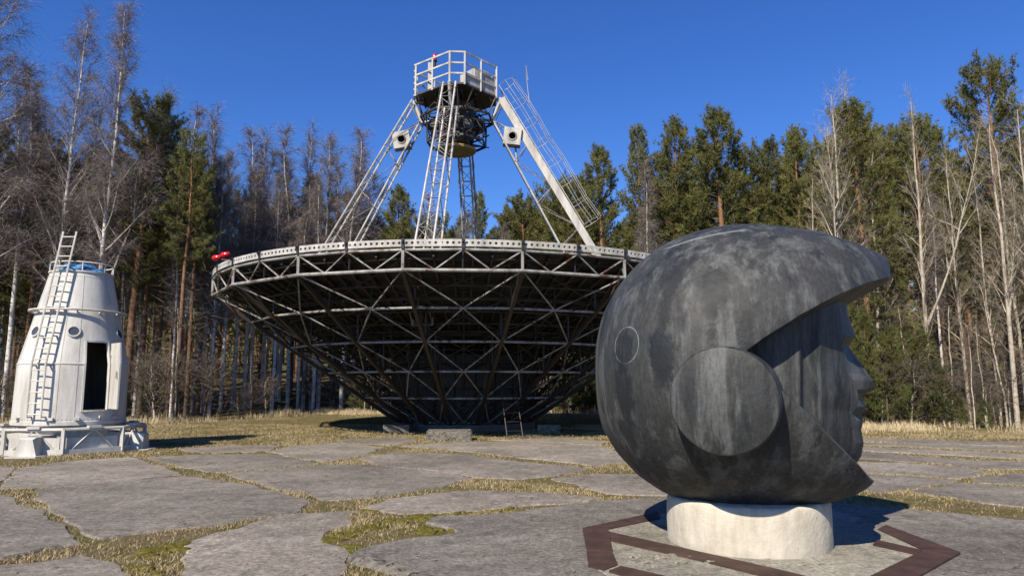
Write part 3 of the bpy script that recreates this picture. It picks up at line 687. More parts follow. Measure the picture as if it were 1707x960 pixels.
# caged ladder along the thick leg
m = MB(); aZ = 90
def L(z, out, s): a = R_(aZ + PHI); return Q(chord_o(z), aZ, z) + (Q(1, aZ, 0) - Q(0, aZ, 0)) * out * .87 + Vector((0, 0, out * .5)) + Vector((math.cos(a), math.sin(a), 0)) * s
cz0, cz1 = 6.9, 12.1
for s in (-.22, .22): m.tube([L(cz0, .16, s), L(cz1, .16, s)], .016, 5)
for z_ in np.arange(cz0, cz1, .28): m.tube([L(z_, .16, -.22), L(z_, .16, .22)], .010, 4)
o = m.build('access_ladder', M['white'], dish)
m = MB()
arcs = [(-.30, .18), (-.38, .45), (-.24, .72), (0, .82), (.24, .72), (.38, .45), (.30, .18)]
for z_ in np.arange(cz0, cz1 + .1, .74): m.tube([L(z_, oo, s) for s, oo in arcs], .009, 4)
for s, oo in ((-.38, .45), (-.24, .72), (0, .82), (.24, .72), (.38, .45)): m.tube([L(z_, oo + .03 * math.sin(z_ * 3), s) for z_ in np.linspace(cz0, cz1, 8)], .0085, 4)
m.tube([L(11.2, .8, 0), L(11.6, .95, 0) + up * .5, L(11.7, 1.0, 0) + up * .8, L(11.5, .95, 0) + up * .45], .012, 4)
m.build('safety_cage', M['white'], o)

# small things at the dish foot
b0 = gnd(747, 735); m = MB(); m.box((0, 0, .12), (1.22, .75, .30)); 
blk = m.build('concrete_block', M['rough']); blk.location = (b0.x, b0.y + .4, 0); blk.rotation_euler.z = .05
bm = bmesh.new(); bm.from_mesh(blk.data); bmesh.ops.bevel(bm, geom=list(bm.edges), offset=.03, segments=2, affect='EDGES'); bm.to_mesh(blk.data); bm.free()
tag(blk, 'low weathered concrete block on the grass before the dish foot', 'concrete block')
for (px_, py_, sx) in ((660, 722, .8), (915, 722, .7)):
    b0 = gnd(px_, py_); m = MB(); m.box((0, 0, .1), (sx, .6, .3)); q = m.build('footing_block', M['rough']); q.location = (b0.x, b0.y + .3, 0)
    tag(q, 'dark concrete footing in the shade under the left ribs of the dish' if px_ < 800 else 'dark concrete footing in the shade behind the leaning rusty ladder', 'concrete block')
ld = tag(empty('rusty_ladder', gnd(859, 732)), 'narrow rusty ladder leaning into the dish lattice', 'ladder')
l0, l1 = gnd(846, 732) - ld.location, gnd(872, 731) - ld.location
top0 = at(834, 640, l0.y + ld.location.y + 1.0) - ld.location; top1 = at(859, 640, l1.y + ld.location.y + 1.0) - ld.location
m = MB(); m.tube([l0, top0], .018, 5); m.build('rail', M['rib'], ld); m = MB(); m.tube([l1, top1], .018, 5); m.build('rail', M['rib'], ld)
for t in np.linspace(.14, .95, 6): m = MB(); m.tube([l0.lerp(top0, t), l1.lerp(top1, t)], .012, 5); m.build('rung', M['rib'], ld)

# ------------------------------------------------------------------ white capsule on its trolley
KC = Vector((-10.2, 16.6, 0)); KA = math.degrees(math.atan2(-KC.y, -KC.x))
caps = tag(empty('white_capsule', KC), 'white riveted metal capsule with open doorway and side ladder on a white trolley frame', 'capsule')
KS = .805
def Kp(r, phi, z): a = R_(KA + phi); r = r * KS; return Vector((r * math.cos(a), r * math.sin(a), z))
def klathe(m, prof, n, skip=None): m.lathe([(r * KS, z) for r, z in prof], n, a0=R_(KA), skip=skip)
def kr(z): return 1.40 if z < .75 else (1.40 - .02 * (z - .75) / 1.19 if z < 1.94 else 1.38 - .58 * (z - 1.94) / 2.11)
zs = [.61, .70, .78, .92, 1.3, 1.7, 1.94, 1.96, 2.2, 2.44, 2.8, 3.12, 3.18, 3.6, 4.0, 4.05]
prof = [(kr(z), z) for z in zs]
door_rows = [i for i in range(len(zs) - 1) if zs[i] >= .919 and zs[i + 1] <= 2.441]
m = MB(); klathe(m, prof, 144, skip=lambda i, j: i in door_rows and 4 <= j < 15)
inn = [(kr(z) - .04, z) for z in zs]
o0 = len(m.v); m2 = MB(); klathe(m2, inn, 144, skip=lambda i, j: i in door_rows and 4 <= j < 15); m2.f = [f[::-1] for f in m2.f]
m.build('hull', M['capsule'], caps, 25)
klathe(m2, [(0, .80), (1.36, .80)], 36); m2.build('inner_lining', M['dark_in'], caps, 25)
m = MB(); klathe(m, [(.76, 4.02), (.84, 4.05), (.84, 4.08), (.74, 4.08), (.74, 4.02)], 48); m.build('top_rim', M['capsule'], caps, 30)
m = MB(); klathe(m, [(1.39, .60), (1.425, .61), (1.425, .69), (1.40, .70)], 96); m.build('lower_band', M['capsule'], caps, 30)
m = MB(); klathe(m, [(1.38, 1.925), (1.395, 1.935), (1.395, 1.955), (1.375, 1.965)], 144, skip=lambda i, j: 4 <= j < 15); m.build('waist_seam', M['capsule'], caps, 30)
for ph in (-72, -14.5, 3.2, 52, 95, 140, 200, 250):
    for (z0, z1) in ((.72, 1.92), (1.98, 4.0)):
        if ph == -72 and z0 < 1: continue
        m = MB(); m.beam(Kp(kr(z0) + .002, ph, z0), Kp(kr(z1) + .002, ph, z1), .018, .010, up=Kp(1, ph, 0)); m.build('seam_strip', M['capsule'], caps)
rm = MB()
for ph in range(0, 360, 4):
    for z in (.74, 3.95): rm.box(Kp(kr(z) + .004, ph, z), (.014, .014, .014), Matrix.Rotation(R_(KA + ph), 3, 'Z'))
tag(rm.build('rivets', M['capsule'], caps), kind='stuff')
# collar ring on brackets
m = MB(); m.tube([Kp(1.215, a, 3.16) for a in range(0, 360, 6)], .026, 6, closed=True); klathe(m, [(1.13, 3.15), (1.20, 3.165), (1.20, 3.15), (1.13, 3.14), (1.13, 3.15)], 60); m.build('collar_ring', M['capsule'], caps, 40)
for a in range(-160, 200, 30): m = MB(); m.beam(Kp(kr(3.1) - .02, a + 8, 3.10), Kp(1.21, a + 8, 3.15), .03, .035); m.build('collar_bracket', M['capsule'], caps)
# portholes
for ph in (-4, -55, 62):
    z = 2.66; n_ = (Kp(1, ph, 0) + Vector((0, 0, .27))).normalized(); q = n_.to_track_quat('Z', 'Y').to_matrix().to_4x4(); c_ = Kp(kr(z), ph, z)
    m = MB(); m.lathe([(.105, -.03), (.105, .03), (.135, .03), (.14, -.03)], 24); fr = m.build('porthole', M['capsule'], caps, 40); fr.matrix_local = Matrix.Translation(c_) @ q
    g = MB(); g.lathe([(0, .012), (.106, .012)], 24); g.build('pane', M['glass'], fr)
# doorway frame, leaf, interior pieces
m = MB(); d0, d1 = 10, 37.5
for ph in (d0, d1): m.beam(Kp(kr(.92) + .004, ph, .90), Kp(kr(1.94) + .004, ph, 1.94), .04, .07, up=Kp(1, ph, 0)); m.beam(Kp(kr(1.94) + .004, ph, 1.94), Kp(kr(2.44) + .004, ph, 2.46), .04, .07, up=Kp(1, ph, 0))
for z in (.915, 2.45):
    for a in np.linspace(d0, d1, 6)[:-1]: m.beam(Kp(kr(z) + .004, a - .3, z), Kp(kr(z) + .004, a + 5.8, z), .07, .04)
m.build('door_frame', M['capsule'], caps)
hg = Kp(1.43, 39, 0); out = Kp(1, 15, 0).normalized()
m = MB(); vs = []
for (z, lean) in ((.95, 0.0), (1.94, 0.0), (2.42, -.10)):
    for w in (0.0, .56): 
        for th in (-.02, .02): vs.append(hg + out * (w + lean) + Kp(1, 105, 0) * th + up * z)
f = []
for i in (0, 1):
    o_ = 4 * i; f += [(o_, o_ + 2, o_ + 6, o_ + 4), (o_ + 1, o_ + 5, o_ + 7, o_ + 3), (o_, o_ + 4, o_ + 5, o_ + 1), (o_ + 2, o_ + 3, o_ + 7, o_ + 6)]
f += [(0, 1, 3, 2), (8, 10, 11, 9)]; m.add(vs, f); leaf = m.build('door_leaf', M['capsule'], caps)
m = MB()
for z in (1.15, 2.2): m.tube([hg + up * (z - .06) - Kp(1, 39, 0) * .03, hg + up * (z + .06) - Kp(1, 39, 0) * .03], .025, 8)
m.build('hinge', M['capsule'], leaf); m = MB(); m.tube([hg + out * .48 + Kp(1, 105, 0) * -.06 + up * 1.62, hg + out * .48 + Kp(1, 105, 0) * -.06 + up * 1.78], .014, 6); m.build('handle', M['steel'], leaf)
m = MB(); m.beam(Kp(1.42, 44, 1.0), Kp(1.40, 44, 2.3), .05, .03, up=Kp(1, 44, 0)); m.build('door_rail', M['capsule'], caps)
m = MB(); m.tube([Kp(.5, 15, .8), Kp(.45, 22, 3.2)], .03, 8); m.tube([Kp(.3, 120, .8), Kp(.3, 120, 3.2)], .05, 8); m.build('interior_post', M['steel'], caps)
for ph, z in ((-18, .80), (6, .80), (-58, .80), (30, .83), (47, .80)): m = MB(); m.box(Kp(1.43, ph, z - .05), (.09, .09, .06), Matrix.Rotation(R_(KA + ph), 3, 'Z')); m.build('hook_lug', M['capsule'], caps)
# ladder fixed to the hull
lad = None; PHL = -32
def lp(z, s):
    r = (kr(z) + .17) if z < 4.05 else kr(4.05) + .17 - (z - 4.05) * .275
    t = Kp(1, PHL + 90, 0); return Kp(r, PHL, z) + t * s
lz = [.78, 1.3, 1.94, 2.6, 3.3, 4.0, 4.98]
for s in (-.19, .19):
    m = MB(); m.tube([lp(z, s) for z in lz], .022, 6); o = m.build('ladder_rail', M['capsule'], caps, 50)
for z in np.arange(.86, 4.95, .235): m = MB(); m.tube([lp(z, -.19), lp(z, .19)], .015, 6); m.build('ladder_rung', M['capsule'], caps, 50)
for z in (.80, 1.9, 2.55, 3.2):
    for s in (-.19, .19): m = MB(); m.beam(lp(z, s), lp(z, s) - Kp(.19, PHL, 0), .03, .03); m.build('ladder_bracket', M['capsule'], caps)
# tarpaulin and top rail
m = MB(); rows_ = 9; n_ = 40
for i in range(rows_ + 1):
    r = .74 * (1 - i / rows_)
    for j in range(n_):
        a = 360 * j / n_; q = Kp(r, a, 0); h_ = 4.06 + .24 * (1 - (r / .74) ** 3) + .10 * mnoise.noise(q * 4.5) * (1 if i else 0); m.v.append((q.x, q.y, h_))
for i in range(rows_):
    for j in range(n_): m.f.append([i * n_ + j, i * n_ + (j + 1) % n_, (i + 1) * n_ + (j + 1) % n_, (i + 1) * n_ + j]); m.m.append(0)
m.build('tarpaulin_cover', M['tarp'], caps, 60)
m = MB(); m.tube([Kp(.80, a, 4.28) for a in range(0, 360, 10)], .018, 5, closed=True)
for a in range(0, 360, 45): m.tube([Kp(.80, a, 4.05), Kp(.80, a, 4.28)], .014, 5)
m.build('top_rail', M['capsule'], caps, 50)
# trolley frame
m = MB(); klathe(m, [(1.18, .10), (1.18, .62)], 48); klathe(m, [(1.30, .55), (1.30, .60)], 48); klathe(m, [(1.18, .55), (1.30, .55)], 48); m.build('turntable_ring', M['capsule'], caps, 30)
for ph in (-26, 64, 154, 244):
    a, b = Kp(.9, ph, 0), Kp(2.12, ph, 0); t = Kp(1, ph + 90, 0); vs = []
    for q, w0, w1, zt in ((a, .24, .22, .42), (b - Kp(.10, ph, 0), .25, .21, .40), (b, .27, .16, .36)):
        for s, w, z in ((-1, w0, .03), (1, w0, .03), (1, w1, zt), (-1, w1, zt)): vs.append(q + t * s * w + up * z)
    f = [(3, 2, 1, 0), (8, 9, 10, 11)]
    for i in (0, 1):
        for j in range(4): f.append((4 * i + j, 4 * i + (j + 1) % 4, 4 * i + 4 + (j + 1) % 4, 4 * i + 4 + j))
    m = MB(); m.add(vs, f); m.box(b - Kp(.16, ph, 0) + up * .015, (.6, .6, .03), Matrix.Rotation(R_(KA + ph), 3, 'Z')); m.build('outrigger_box', M['capsule'], caps)
oct_ = [Kp(1.92, -26 + 45 * i + 22.5, 0) for i in range(8)]
for i in range(8):
    a, b = oct_[i], oct_[(i + 1) % 8]
    strut('frame_tube', a + up * .54, b + up * .54, .038, M['capsule'], caps)
    strut('frame_sill', a + up * .07, b + up * .07, 0, M['capsule'], caps, box=(.05, .12))
    strut('frame_post', a + up * .04, a + up * .54, 0, M['capsule'], caps, box=(.07, .07))
    for t_ in (.0, 1.0):
        strut('frame_brace', a.lerp(b, .5) + up * .54, a.lerp(b, .12 + .76 * t_) + up * .09, .018, M['capsule'], caps, 5)
    m = MB(); q = a.lerp(b, .5); m.box(q + up * .585, (.26, .14, .05), Matrix.Rotation(math.atan2((b - a).y, (b - a).x), 3, 'Z')); m.build('pad', M['capsule'], caps)
    strut('spoke_tube', a + up * .50, a.normalized() * 1.2 + up * .50, .03, M['capsule'], caps, 6)
    wv = a.lerp(b, .25); ww = MB(); nn = (b - a).normalized(); ww.beam(a.lerp(b, .06) * .97 + up * .22, a.lerp(b, .94) * .97 + up * .22, .02, .30); ww.build('web_plate', M['capsule'], caps)

# ------------------------------------------------------------------ cosmonaut head sculpture
def azd(x, y): d = ray(x, y); return math.atan2(d.x, d.y)
aL, aR_ = azd(1113, 896), azd(1391, 919); ac = (aL + aR_) / 2; ha_ = (aR_ - aL) / 2
gf = gnd(1299, 934, .035); d0 = gf.xy.length; dc = d0 / (1 - math.sin(ha_)); PR = dc * math.sin(ha_)
O = Vector((dc * math.sin(ac), dc * math.cos(ac), 0)); LAT = Vector((-math.sin(ac), -math.cos(ac), 0)); FW = Vector((math.cos(ac), -math.sin(ac), 0))
PT = .45                                             # pedestal top height
def prof_(x, y, v=0.0):
    d = ray(x, y); o = Vector((0, 0, HC)); q = O + LAT * v; t = (q - o).dot(LAT) / d.dot(LAT); p = o + d * t
    return ((p - O).dot(FW), p.z)
def W(u, v, z): return FW * u + LAT * v + Vector((0, 0, z))     # local to the sculpture's empty
ped = MB(); pr = []
for (k_, z_) in ((1.0, .0), (1.0, .08), (1.0, .22), (1.0, .34), (.995, PT - .035), (.985, PT - .012), (.965, PT), (.5, PT), (0.0, PT)): pr.append((PR * k_, z_))
ped.lathe(pr, 90)
vs = []
for (x, y, z) in ped.v:
    q = Vector((x, y, z)); n_ = mnoise.noise(q * 6 + Vector((3, 1, 0))); low = max(0, 1 - (z - .03) / .12); a_ = math.atan2(y, x)
    k_ = 1 + .006 * n_ - .03 * low * max(0, mnoise.noise(Vector((a_ * 5, 0, 3)))) ; vs.append((x * k_, y * k_, z + (.012 * n_ if z > .4 else 0)))
ped.v = vs
po = ped.build('concrete_pedestal', M['pedestal'], None, 40); po.location = O
tag(po, 'pale round concrete plinth carrying the bronze helmet head', 'plinth')
stat = tag(empty('helmeted_head_sculpture', O + Vector((0, 0, PT))), 'giant dark bronze head in a space helmet with peaked visor, on a round plinth', 'sculpture')
def loc(p): return p - Vector((0, 0, PT))
TOPP = [(992,620),(993,598),(997,568),(1010,522),(1035,477),(1070,440),(1110,411),(1160,391),(1200,382),(1240,378),(1300,381),(1360,390),(1420,406),(1455,419),(1480,431)]
BOTP = [(992,620),(993,640),(997,672),(1010,718),(1035,756),(1070,792),(1110,818),(1160,836),(1215,844),(1280,846),(1340,842),(1390,834),(1420,825),(1447,811),(1480,770)]
tp = sorted(prof_(x, y) for x, y in TOPP); bp = sorted(prof_(x, y) for x, y in BOTP)
u0, u1 = tp[0][0] + .03, tp[-1][0] - .01; tu, tz = zip(*tp); bu, bz = zip(*bp)
uc = prof_(1215, 620)[0]; BW = 1.30
def top_z(u): return float(np.interp(u, tu, tz)) 
def bot_z(u): return float(np.interp(u, bu, bz))
def half_w(u):                                       # plan of the shell: round behind, drawn to a peak in front
    if u < uc: s = (uc - u) / (uc - u0); return BW * max(0, 1 - s ** 2.05) ** .49
    s = (u - uc) / (u1 + .02 - uc); return BW * max(0, 1 - s ** 2.0) ** .56
ths = np.linspace(0, 1, 64); stn = [u0 + (uc - u0) * (1 - math.cos(math.pi / 2 * t)) for t in ths[:-1]] + [uc + (u1 - uc) * math.sin(math.pi / 2 * t) for t in np.linspace(0, 1, 60)]
NS = 72; m = MB(); vs = []
# smooth the two outlines a little
su = np.array(stn); zt_ = np.array([top_z(u) for u in stn]); zb_ = np.array([bot_z(u) for u in stn])
for _ in range(3):
    zt_[1:-1] = .25 * zt_[:-2] + .5 * zt_[1:-1] + .25 * zt_[2:]; zb_[1:-1] = .25 * zb_[:-2] + .5 * zb_[1:-1] + .25 * zb_[2:]
for i, u in enumerate(stn):
    zc, hz_ = (zt_[i] + zb_[i]) / 2, max(.004, (zt_[i] - zb_[i]) / 2); w = max(.004, half_w(u))
    for j in range(NS):
        a = 2 * math.pi * j / NS; e_ = 2 / 2.1; c_, s_ = math.cos(a), math.sin(a)
        vs.append(loc(W(u, w * math.copysign(abs(c_) ** e_, c_), zc + hz_ * math.copysign(abs(s_) ** e_, s_))))
fs = [[i * NS + j, i * NS + (j + 1) % NS, (i + 1) * NS + (j + 1) % NS, (i + 1) * NS + j] for i in range(len(stn) - 1) for j in range(NS)]
fs += [list(range(NS))[::-1], [(len(stn) - 1) * NS + j for j in range(NS)]]
m.add(vs, fs); shell = m.build('helmet_shell', M['bronze'], stat)
bm = bmesh.new(); bm.from_mesh(shell.data); bmesh.ops.recalc_face_normals(bm, faces=bm.faces); bm.to_mesh(shell.data); bm.free()
OUTE = [(1244,586,1.2),(1270,566,1.2),(1300,547,1.2),(1350,513,1.2),(1400,480,1.2),(1440,454,1.2),(1476,430,1.2)]
INE = [(1252,592),(1276,580),(1310,564),(1356,540),(1404,513),(1440,493),(1472,475)]
CUT2 = [(1447,812),(1415,771),(1377,729),(1344,691),(1315,663),(1290,638),(1266,612)]
CV2 = [.22,.62,.86,1.0,1.07,1.12,1.18]
def ext(l): (a0, b0), (a1, b1) = l[-2], l[-1]; f = (u1 + .6 - a1) / (a1 - a0); return l + [(u1 + .6, b1 + (b1 - b0) * f)]
eo, ei = ext([prof_(*c_) for c_ in OUTE]), ext([prof_(x, y, 0.0) for x, y in INE])
clo = [prof_(x, y, v) for (x, y), v in zip(CUT2, CV2)]; cli = [(u + .07, z + .05) for u, z in clo]
def ring_at(v):
    t = abs(v) / 1.2; up_ = [(a0 + (a1 - a0) * t, b0 + (b1 - b0) * t) for (a0, b0), (a1, b1) in zip(ei, eo)]
    t2 = min(1.6, t); lo_ = [(a0 + (a1 - a0) * t2, b0 + (b1 - b0) * t2) for (a0, b0), (a1, b1) in zip(cli, clo)]
    return up_ + [(u1 + .6, lo_[0][1] - .4)] + lo_
VS = [-2.0, -1.2, -.8, -.4, 0.0, .4, .8, 1.2, 2.0]; m = MB(); n = len(ring_at(0))
m.add([loc(W(u, v, z)) for v in VS for u, z in ring_at(v)], [list(range(n)), [(len(VS) - 1) * n + i for i in range(n)][::-1]] + [[k_ * n + i, k_ * n + (i + 1) % n, (k_ + 1) * n + (i + 1) % n, (k_ + 1) * n + i] for k_ in range(len(VS) - 1) for i in range(n)])
cutter = m.build('opening_cutter', M['bronze'], stat)
bm = bmesh.new(); bm.from_mesh(cutter.data); bmesh.ops.recalc_face_normals(bm, faces=bm.faces); bm.to_mesh(cutter.data); bm.free()
md = shell.modifiers.new('cut', 'BOOLEAN'); md.operation = 'DIFFERENCE'; md.solver = 'EXACT'; md.object = cutter
mb_ = shell.modifiers.new('soft_edge', 'BEVEL'); mb_.limit_method = 'ANGLE'; mb_.angle_limit = R_(38); mb_.width = .014; mb_.segments = 3
bpy.context.view_layer.update(); dg = bpy.context.evaluated_depsgraph_get()
me = bpy.data.meshes.new_from_object(shell.evaluated_get(dg)); shell.modifiers.clear(); shell.data = me
bpy.data.objects.remove(cutter)
me.polygons.foreach_set('use_smooth', [True] * len(me.polygons)); me.update(); me.set_sharp_from_angle(angle=R_(32))
# slight hammered unevenness of the cast
for v in me.vertices:
    q = v.co; v.co = q + q.normalized() * (.010 * mnoise.noise(q * 1.7) + .004 * mnoise.noise(q * 5))
# face and liner: rows of (pixel y, cheek-front (x, v), nose-edge (x, v), centre x)
FR = [(450,(1398,.46),(1404,.20),1407),(520,(1400,.46),(1410,.20),1413),(545,(1403,.45),(1418,.18),1420),(560,(1407,.44),(1424,.17),1426),(577,(1404,.43),(1409,.15),1414),
      (600,(1408,.42),(1422,.12),1431),(622,(1414,.40),(1437,.14),1447),(634,(1420,.38),(1450,.19),1456),(648,(1427,.34),(1448,.18),1458),(657,(1430,.32),(1434,.14),1440),
      (667,(1430,.31),(1434,.14),1437),(678,(1428,.30),(1440,.17),1445),(690,(1420,.33),(1425,.20),1436),(702,(1427,.30),(1434,.18),1439),(716,(1427,.30),(1432,.18),1436),
      (738,(1426,.31),(1434,.20),1440),(760,(1420,.31),(1430,.19),1436),(780,(1402,.30),(1414,.18),1422),(815,(1350,.30),(1365,.16),1370)]
m = MB(); rows = []
for (y, cf, ne, cx_) in FR:
    j = max(0, (y - 700) / 115) if y > 700 else 0; w = 1 - .45 * j
    cols = [(1225, 1.00 * w), (1290, .97 * w), (1334, .90 * w), (1339, .80 * w), (1368, .74 * w), (cf[0], cf[1]), (ne[0], ne[1])]
    half = [(prof_(x, y, v), v) for x, v in cols]; c0 = prof_(cx_, y, 0)
    rows.append([loc(W(p[0], v, p[1])) for p, v in half] + [loc(W(c0[0], 0, c0[1]))] + [loc(W(p[0], -v, p[1])) for p, v in half[::-1]])
nc = len(rows[0])
m.add([q for r in rows for q in r], [[i * nc + j, (i + 1) * nc + j, (i + 1) * nc + j + 1, i * nc + j + 1] for i in range(len(rows) - 1) for j in range(nc - 1)] + [[i * nc for i in range(len(rows))], [i * nc + nc - 1 for i in range(len(rows))][::-1], list(range(nc))[::-1], [(len(rows) - 1) * nc + j for j in range(nc)]])
fo = m.build('face', M['bronze'], stat, 24)
bm = bmesh.new(); bm.from_mesh(fo.data); bmesh.ops.recalc_face_normals(bm, faces=bm.faces); bmesh.ops.bevel(bm, geom=[e for e in bm.edges if e.is_manifold and e.calc_face_angle(0) > R_(20)], offset=.007, segments=1, affect='EDGES', clamp_overlap=True); bm.to_mesh(fo.data); bm.free()
fo.data.polygons.foreach_set('use_smooth', [True] * len(fo.data.polygons)); fo.data.update(); fo.data.set_sharp_from_angle(angle=R_(13))
# earphone discs
du, dz = prof_(1206, 668, 1.42)
for s in (1, -1):
    ax = (LAT * s * .985 - FW * .10 - up * .03).normalized(); c_ = loc(W(du, s * 1.40, dz)); RD = .43
    m = MB(); m.lathe([(RD * .99, -.75), (RD * 1.01, -.05), (RD, -.018), (RD * .975, .0), (RD * .8, .022), (RD * .6, .04), (RD * .3, .055), (.001, .062)], 72)
    tm_ = Matrix.Translation(c_) @ ax.to_track_quat('Z', 'Y').to_matrix().to_4x4(); m.v = [tuple(tm_ @ Vector(v)) for v in m.v]; o = m.build('earphone_disc', M['bronze'], stat, 30)
# finish the bronze: chalked circle and pale weld line
k = BRONZE; c = BRONZE_C
def surf(x, y):
    v = 1.0
    for _ in range(25):
        u, z = prof_(x, y, v); zc = (np.interp(u, su, zt_) + np.interp(u, su, zb_)) / 2; hz_ = (np.interp(u, su, zt_) - np.interp(u, su, zb_)) / 2
        v += .5 * (half_w(u) * max(0, 1 - abs((z - zc) / hz_) ** 2.1) ** (1 / 2.1) - v)
    u, z = prof_(x, y, v); return loc(W(u, v, z))
pc = surf(1043, 575)
dd = BRONZE_VD(pc); f_ = k.math('ABSOLUTE', k.math('SUBTRACT', dd, .165)); wob = k.math('MULTIPLY', k.noise(BRONZE_P, 40, 3), .012)
f_ = k.ramp(k.math('ADD', f_, wob), [(.007, .5), (.0125, 0.0)]); c = k.mix(f_, c, (.30, .31, .30))
a_, b_ = surf(1120, 411), surf(1228, 385)
nr = (b_ - a_).cross(LAT * .4 + up * .2 + LAT).normalized(); dn = k.n('ShaderNodeVectorMath', operation='DOT_PRODUCT'); k.l(vo, dn.inputs[0]); dn.inputs[1].default_value = nr
f_ = k.math('ABSOLUTE', k.math('SUBTRACT', dn.outputs['Value'], nr.dot(a_))); f_ = k.ramp(k.math('ADD', f_, k.math('MULTIPLY', k.noise(BRONZE_P, 18, 4), .03)), [(.018, .45), (.032, 0.0)])
ms = k.ramp(BRONZE_VD((a_ + b_) / 2), [(.34, 1.0), (.40, 0.0)]); c = k.mix(k.math('MULTIPLY', f_, ms), c, (.28, .31, .30))
for (x, y, sc, th, am) in ((1190, 478, (1, 1, .42), .13, .9), (1185, 515, (1, 1, .22), .06, .8), (1118, 470, (1, 1, .4), .10, .85), (1112, 510, (1, 1, .3), .07, .8), (1103, 590, (1, 1, .42), .12, .9), (1038, 585, (1, 1, .5), .11, .7), (1045, 455, (.6, .6, .6), .15, .75), (1070, 425, (.6, .6, .6), .12, .7), (1040, 660, (1, 1, .4), .12, .7), (1050, 720, (.8, .8, .8), .12, .6), (1245, 560, (1, 1, .3), .07, .7), (1010, 540, (1, 1, .4), .12, .6)):
    q = surf(x, y)
    dd = k.math('ADD', BRONZE_VD(q, sc), k.math('MULTIPLY', k.math('SUBTRACT', k.noise(BRONZE_P, 9, 6, .75), .5), .26))
    c = k.mix(k.ramp(dd, [(th * .8, am), (th * 1.15, 0.0)]), c, (.005, .007, .009))
k.color(c); k.bump(k.math('ADD', k.noise(BRONZE_P, 22, 6, .65), k.math('MULTIPLY', k.noise(BRONZE_P, 4, 3), 1.5)), .35, .015)
rg = k.ramp(k.noise(BRONZE_P, 3, 5), [(.3, .50), (.7, .72)]); k.l(rg, k.b.inputs['Roughness'])
# steel strips let into the apron
scr = slab('screed', [(1105,855),(980,883),(992,942),(1060,985),(1300,1040),(1460,965),(1590,921),(1480,880),(1392,850)], .035, M['inner'], pav, .02, 40.0, .01)
PL = [[(971,879),(1096,852),(1101,863),(1014,881)], [(971,880),(1014,882),(1021,917),(978,916)], [(978,918),(1021,919),(1029,938),(981,941)], [(980,941),(1003,934),(1030,940),(1006,949)],
      [(1014,885),(1160,917),(1290,946),(1400,972),(1395,988),(1290,963),(1160,931),(1019,900)], [(1015,950),(1035,942),(1110,959),(1250,997),(1225,1012)],
      [(1477,874),(1600,919),(1537,915),(1463,881)], [(1537,917),(1601,920),(1528,961),(1440,1005),(1370,1000),(1448,960)], [(1463,899),(1538,916),(1528,922),(1455,906)]]
fr_ = tag(empty('steel_ground_frame', gnd(1250, 905, .035)), 'rusty brown steel strips laid in a pointed frame round the plinth', 'steel frame')
for i, poly in enumerate(PL):
    z_ = .044 + .0035 * (i % 3); pts = [gnd(x, y, z_) - fr_.location for x, y in poly]; n = len(pts)
    if sum(pts[i_].x * pts[(i_ + 1) % n].y - pts[(i_ + 1) % n].x * pts[i_].y for i_ in range(n)) < 0: pts.reverse()
    m = MB(); m.add(pts + [p - up * .016 for p in pts], [list(range(n))] + [[n + j, n + (j + 1) % n, (j + 1) % n, j] for j in range(n)]); m.build('steel_strip', M['rust'], fr_)
# loose bits of stone and mortar round the plinth
m = MB(); rr = random.Random(4)
for (x, y, r) in [(1184,938,.035),(1278,932,.022),(1335,942,.03),(1360,940,.025),(1078,938,.05),(1100,930,.045),(1060,928,.04),(1120,926,.035),(1135,938,.04),(1090,944,.03),(1000,908,.018),(1205,928,.014),(1150,930,.03)]:
    p = gnd(x, y, .033); n = 8; o = len(m.v)
    for (k_, z_) in ((1, .0), (.95, .3), (.5, .5)):
        for j in range(n): a = 2 * math.pi * j / n; q = r * k_ * rr.uniform(.7, 1.25); m.v.append((p.x + 1.3 * q * math.cos(a), p.y + q * math.sin(a), p.z + r * z_ * rr.uniform(.7, 1.2)))
    for i in range(2):
        for j in range(n): m.f.append([o + i * n + j, o + i * n + (j + 1) % n, o + (i + 1) * n + (j + 1) % n, o + (i + 1) * n + j]); m.m.append(0)
    m.f.append([o + 2 * n + j for j in range(n)]); m.m.append(0)
tag(m.build('mortar_crumbs', M['inner']), 'pale stone and mortar crumbs scattered by the plinth', 'rubble', kind='stuff')

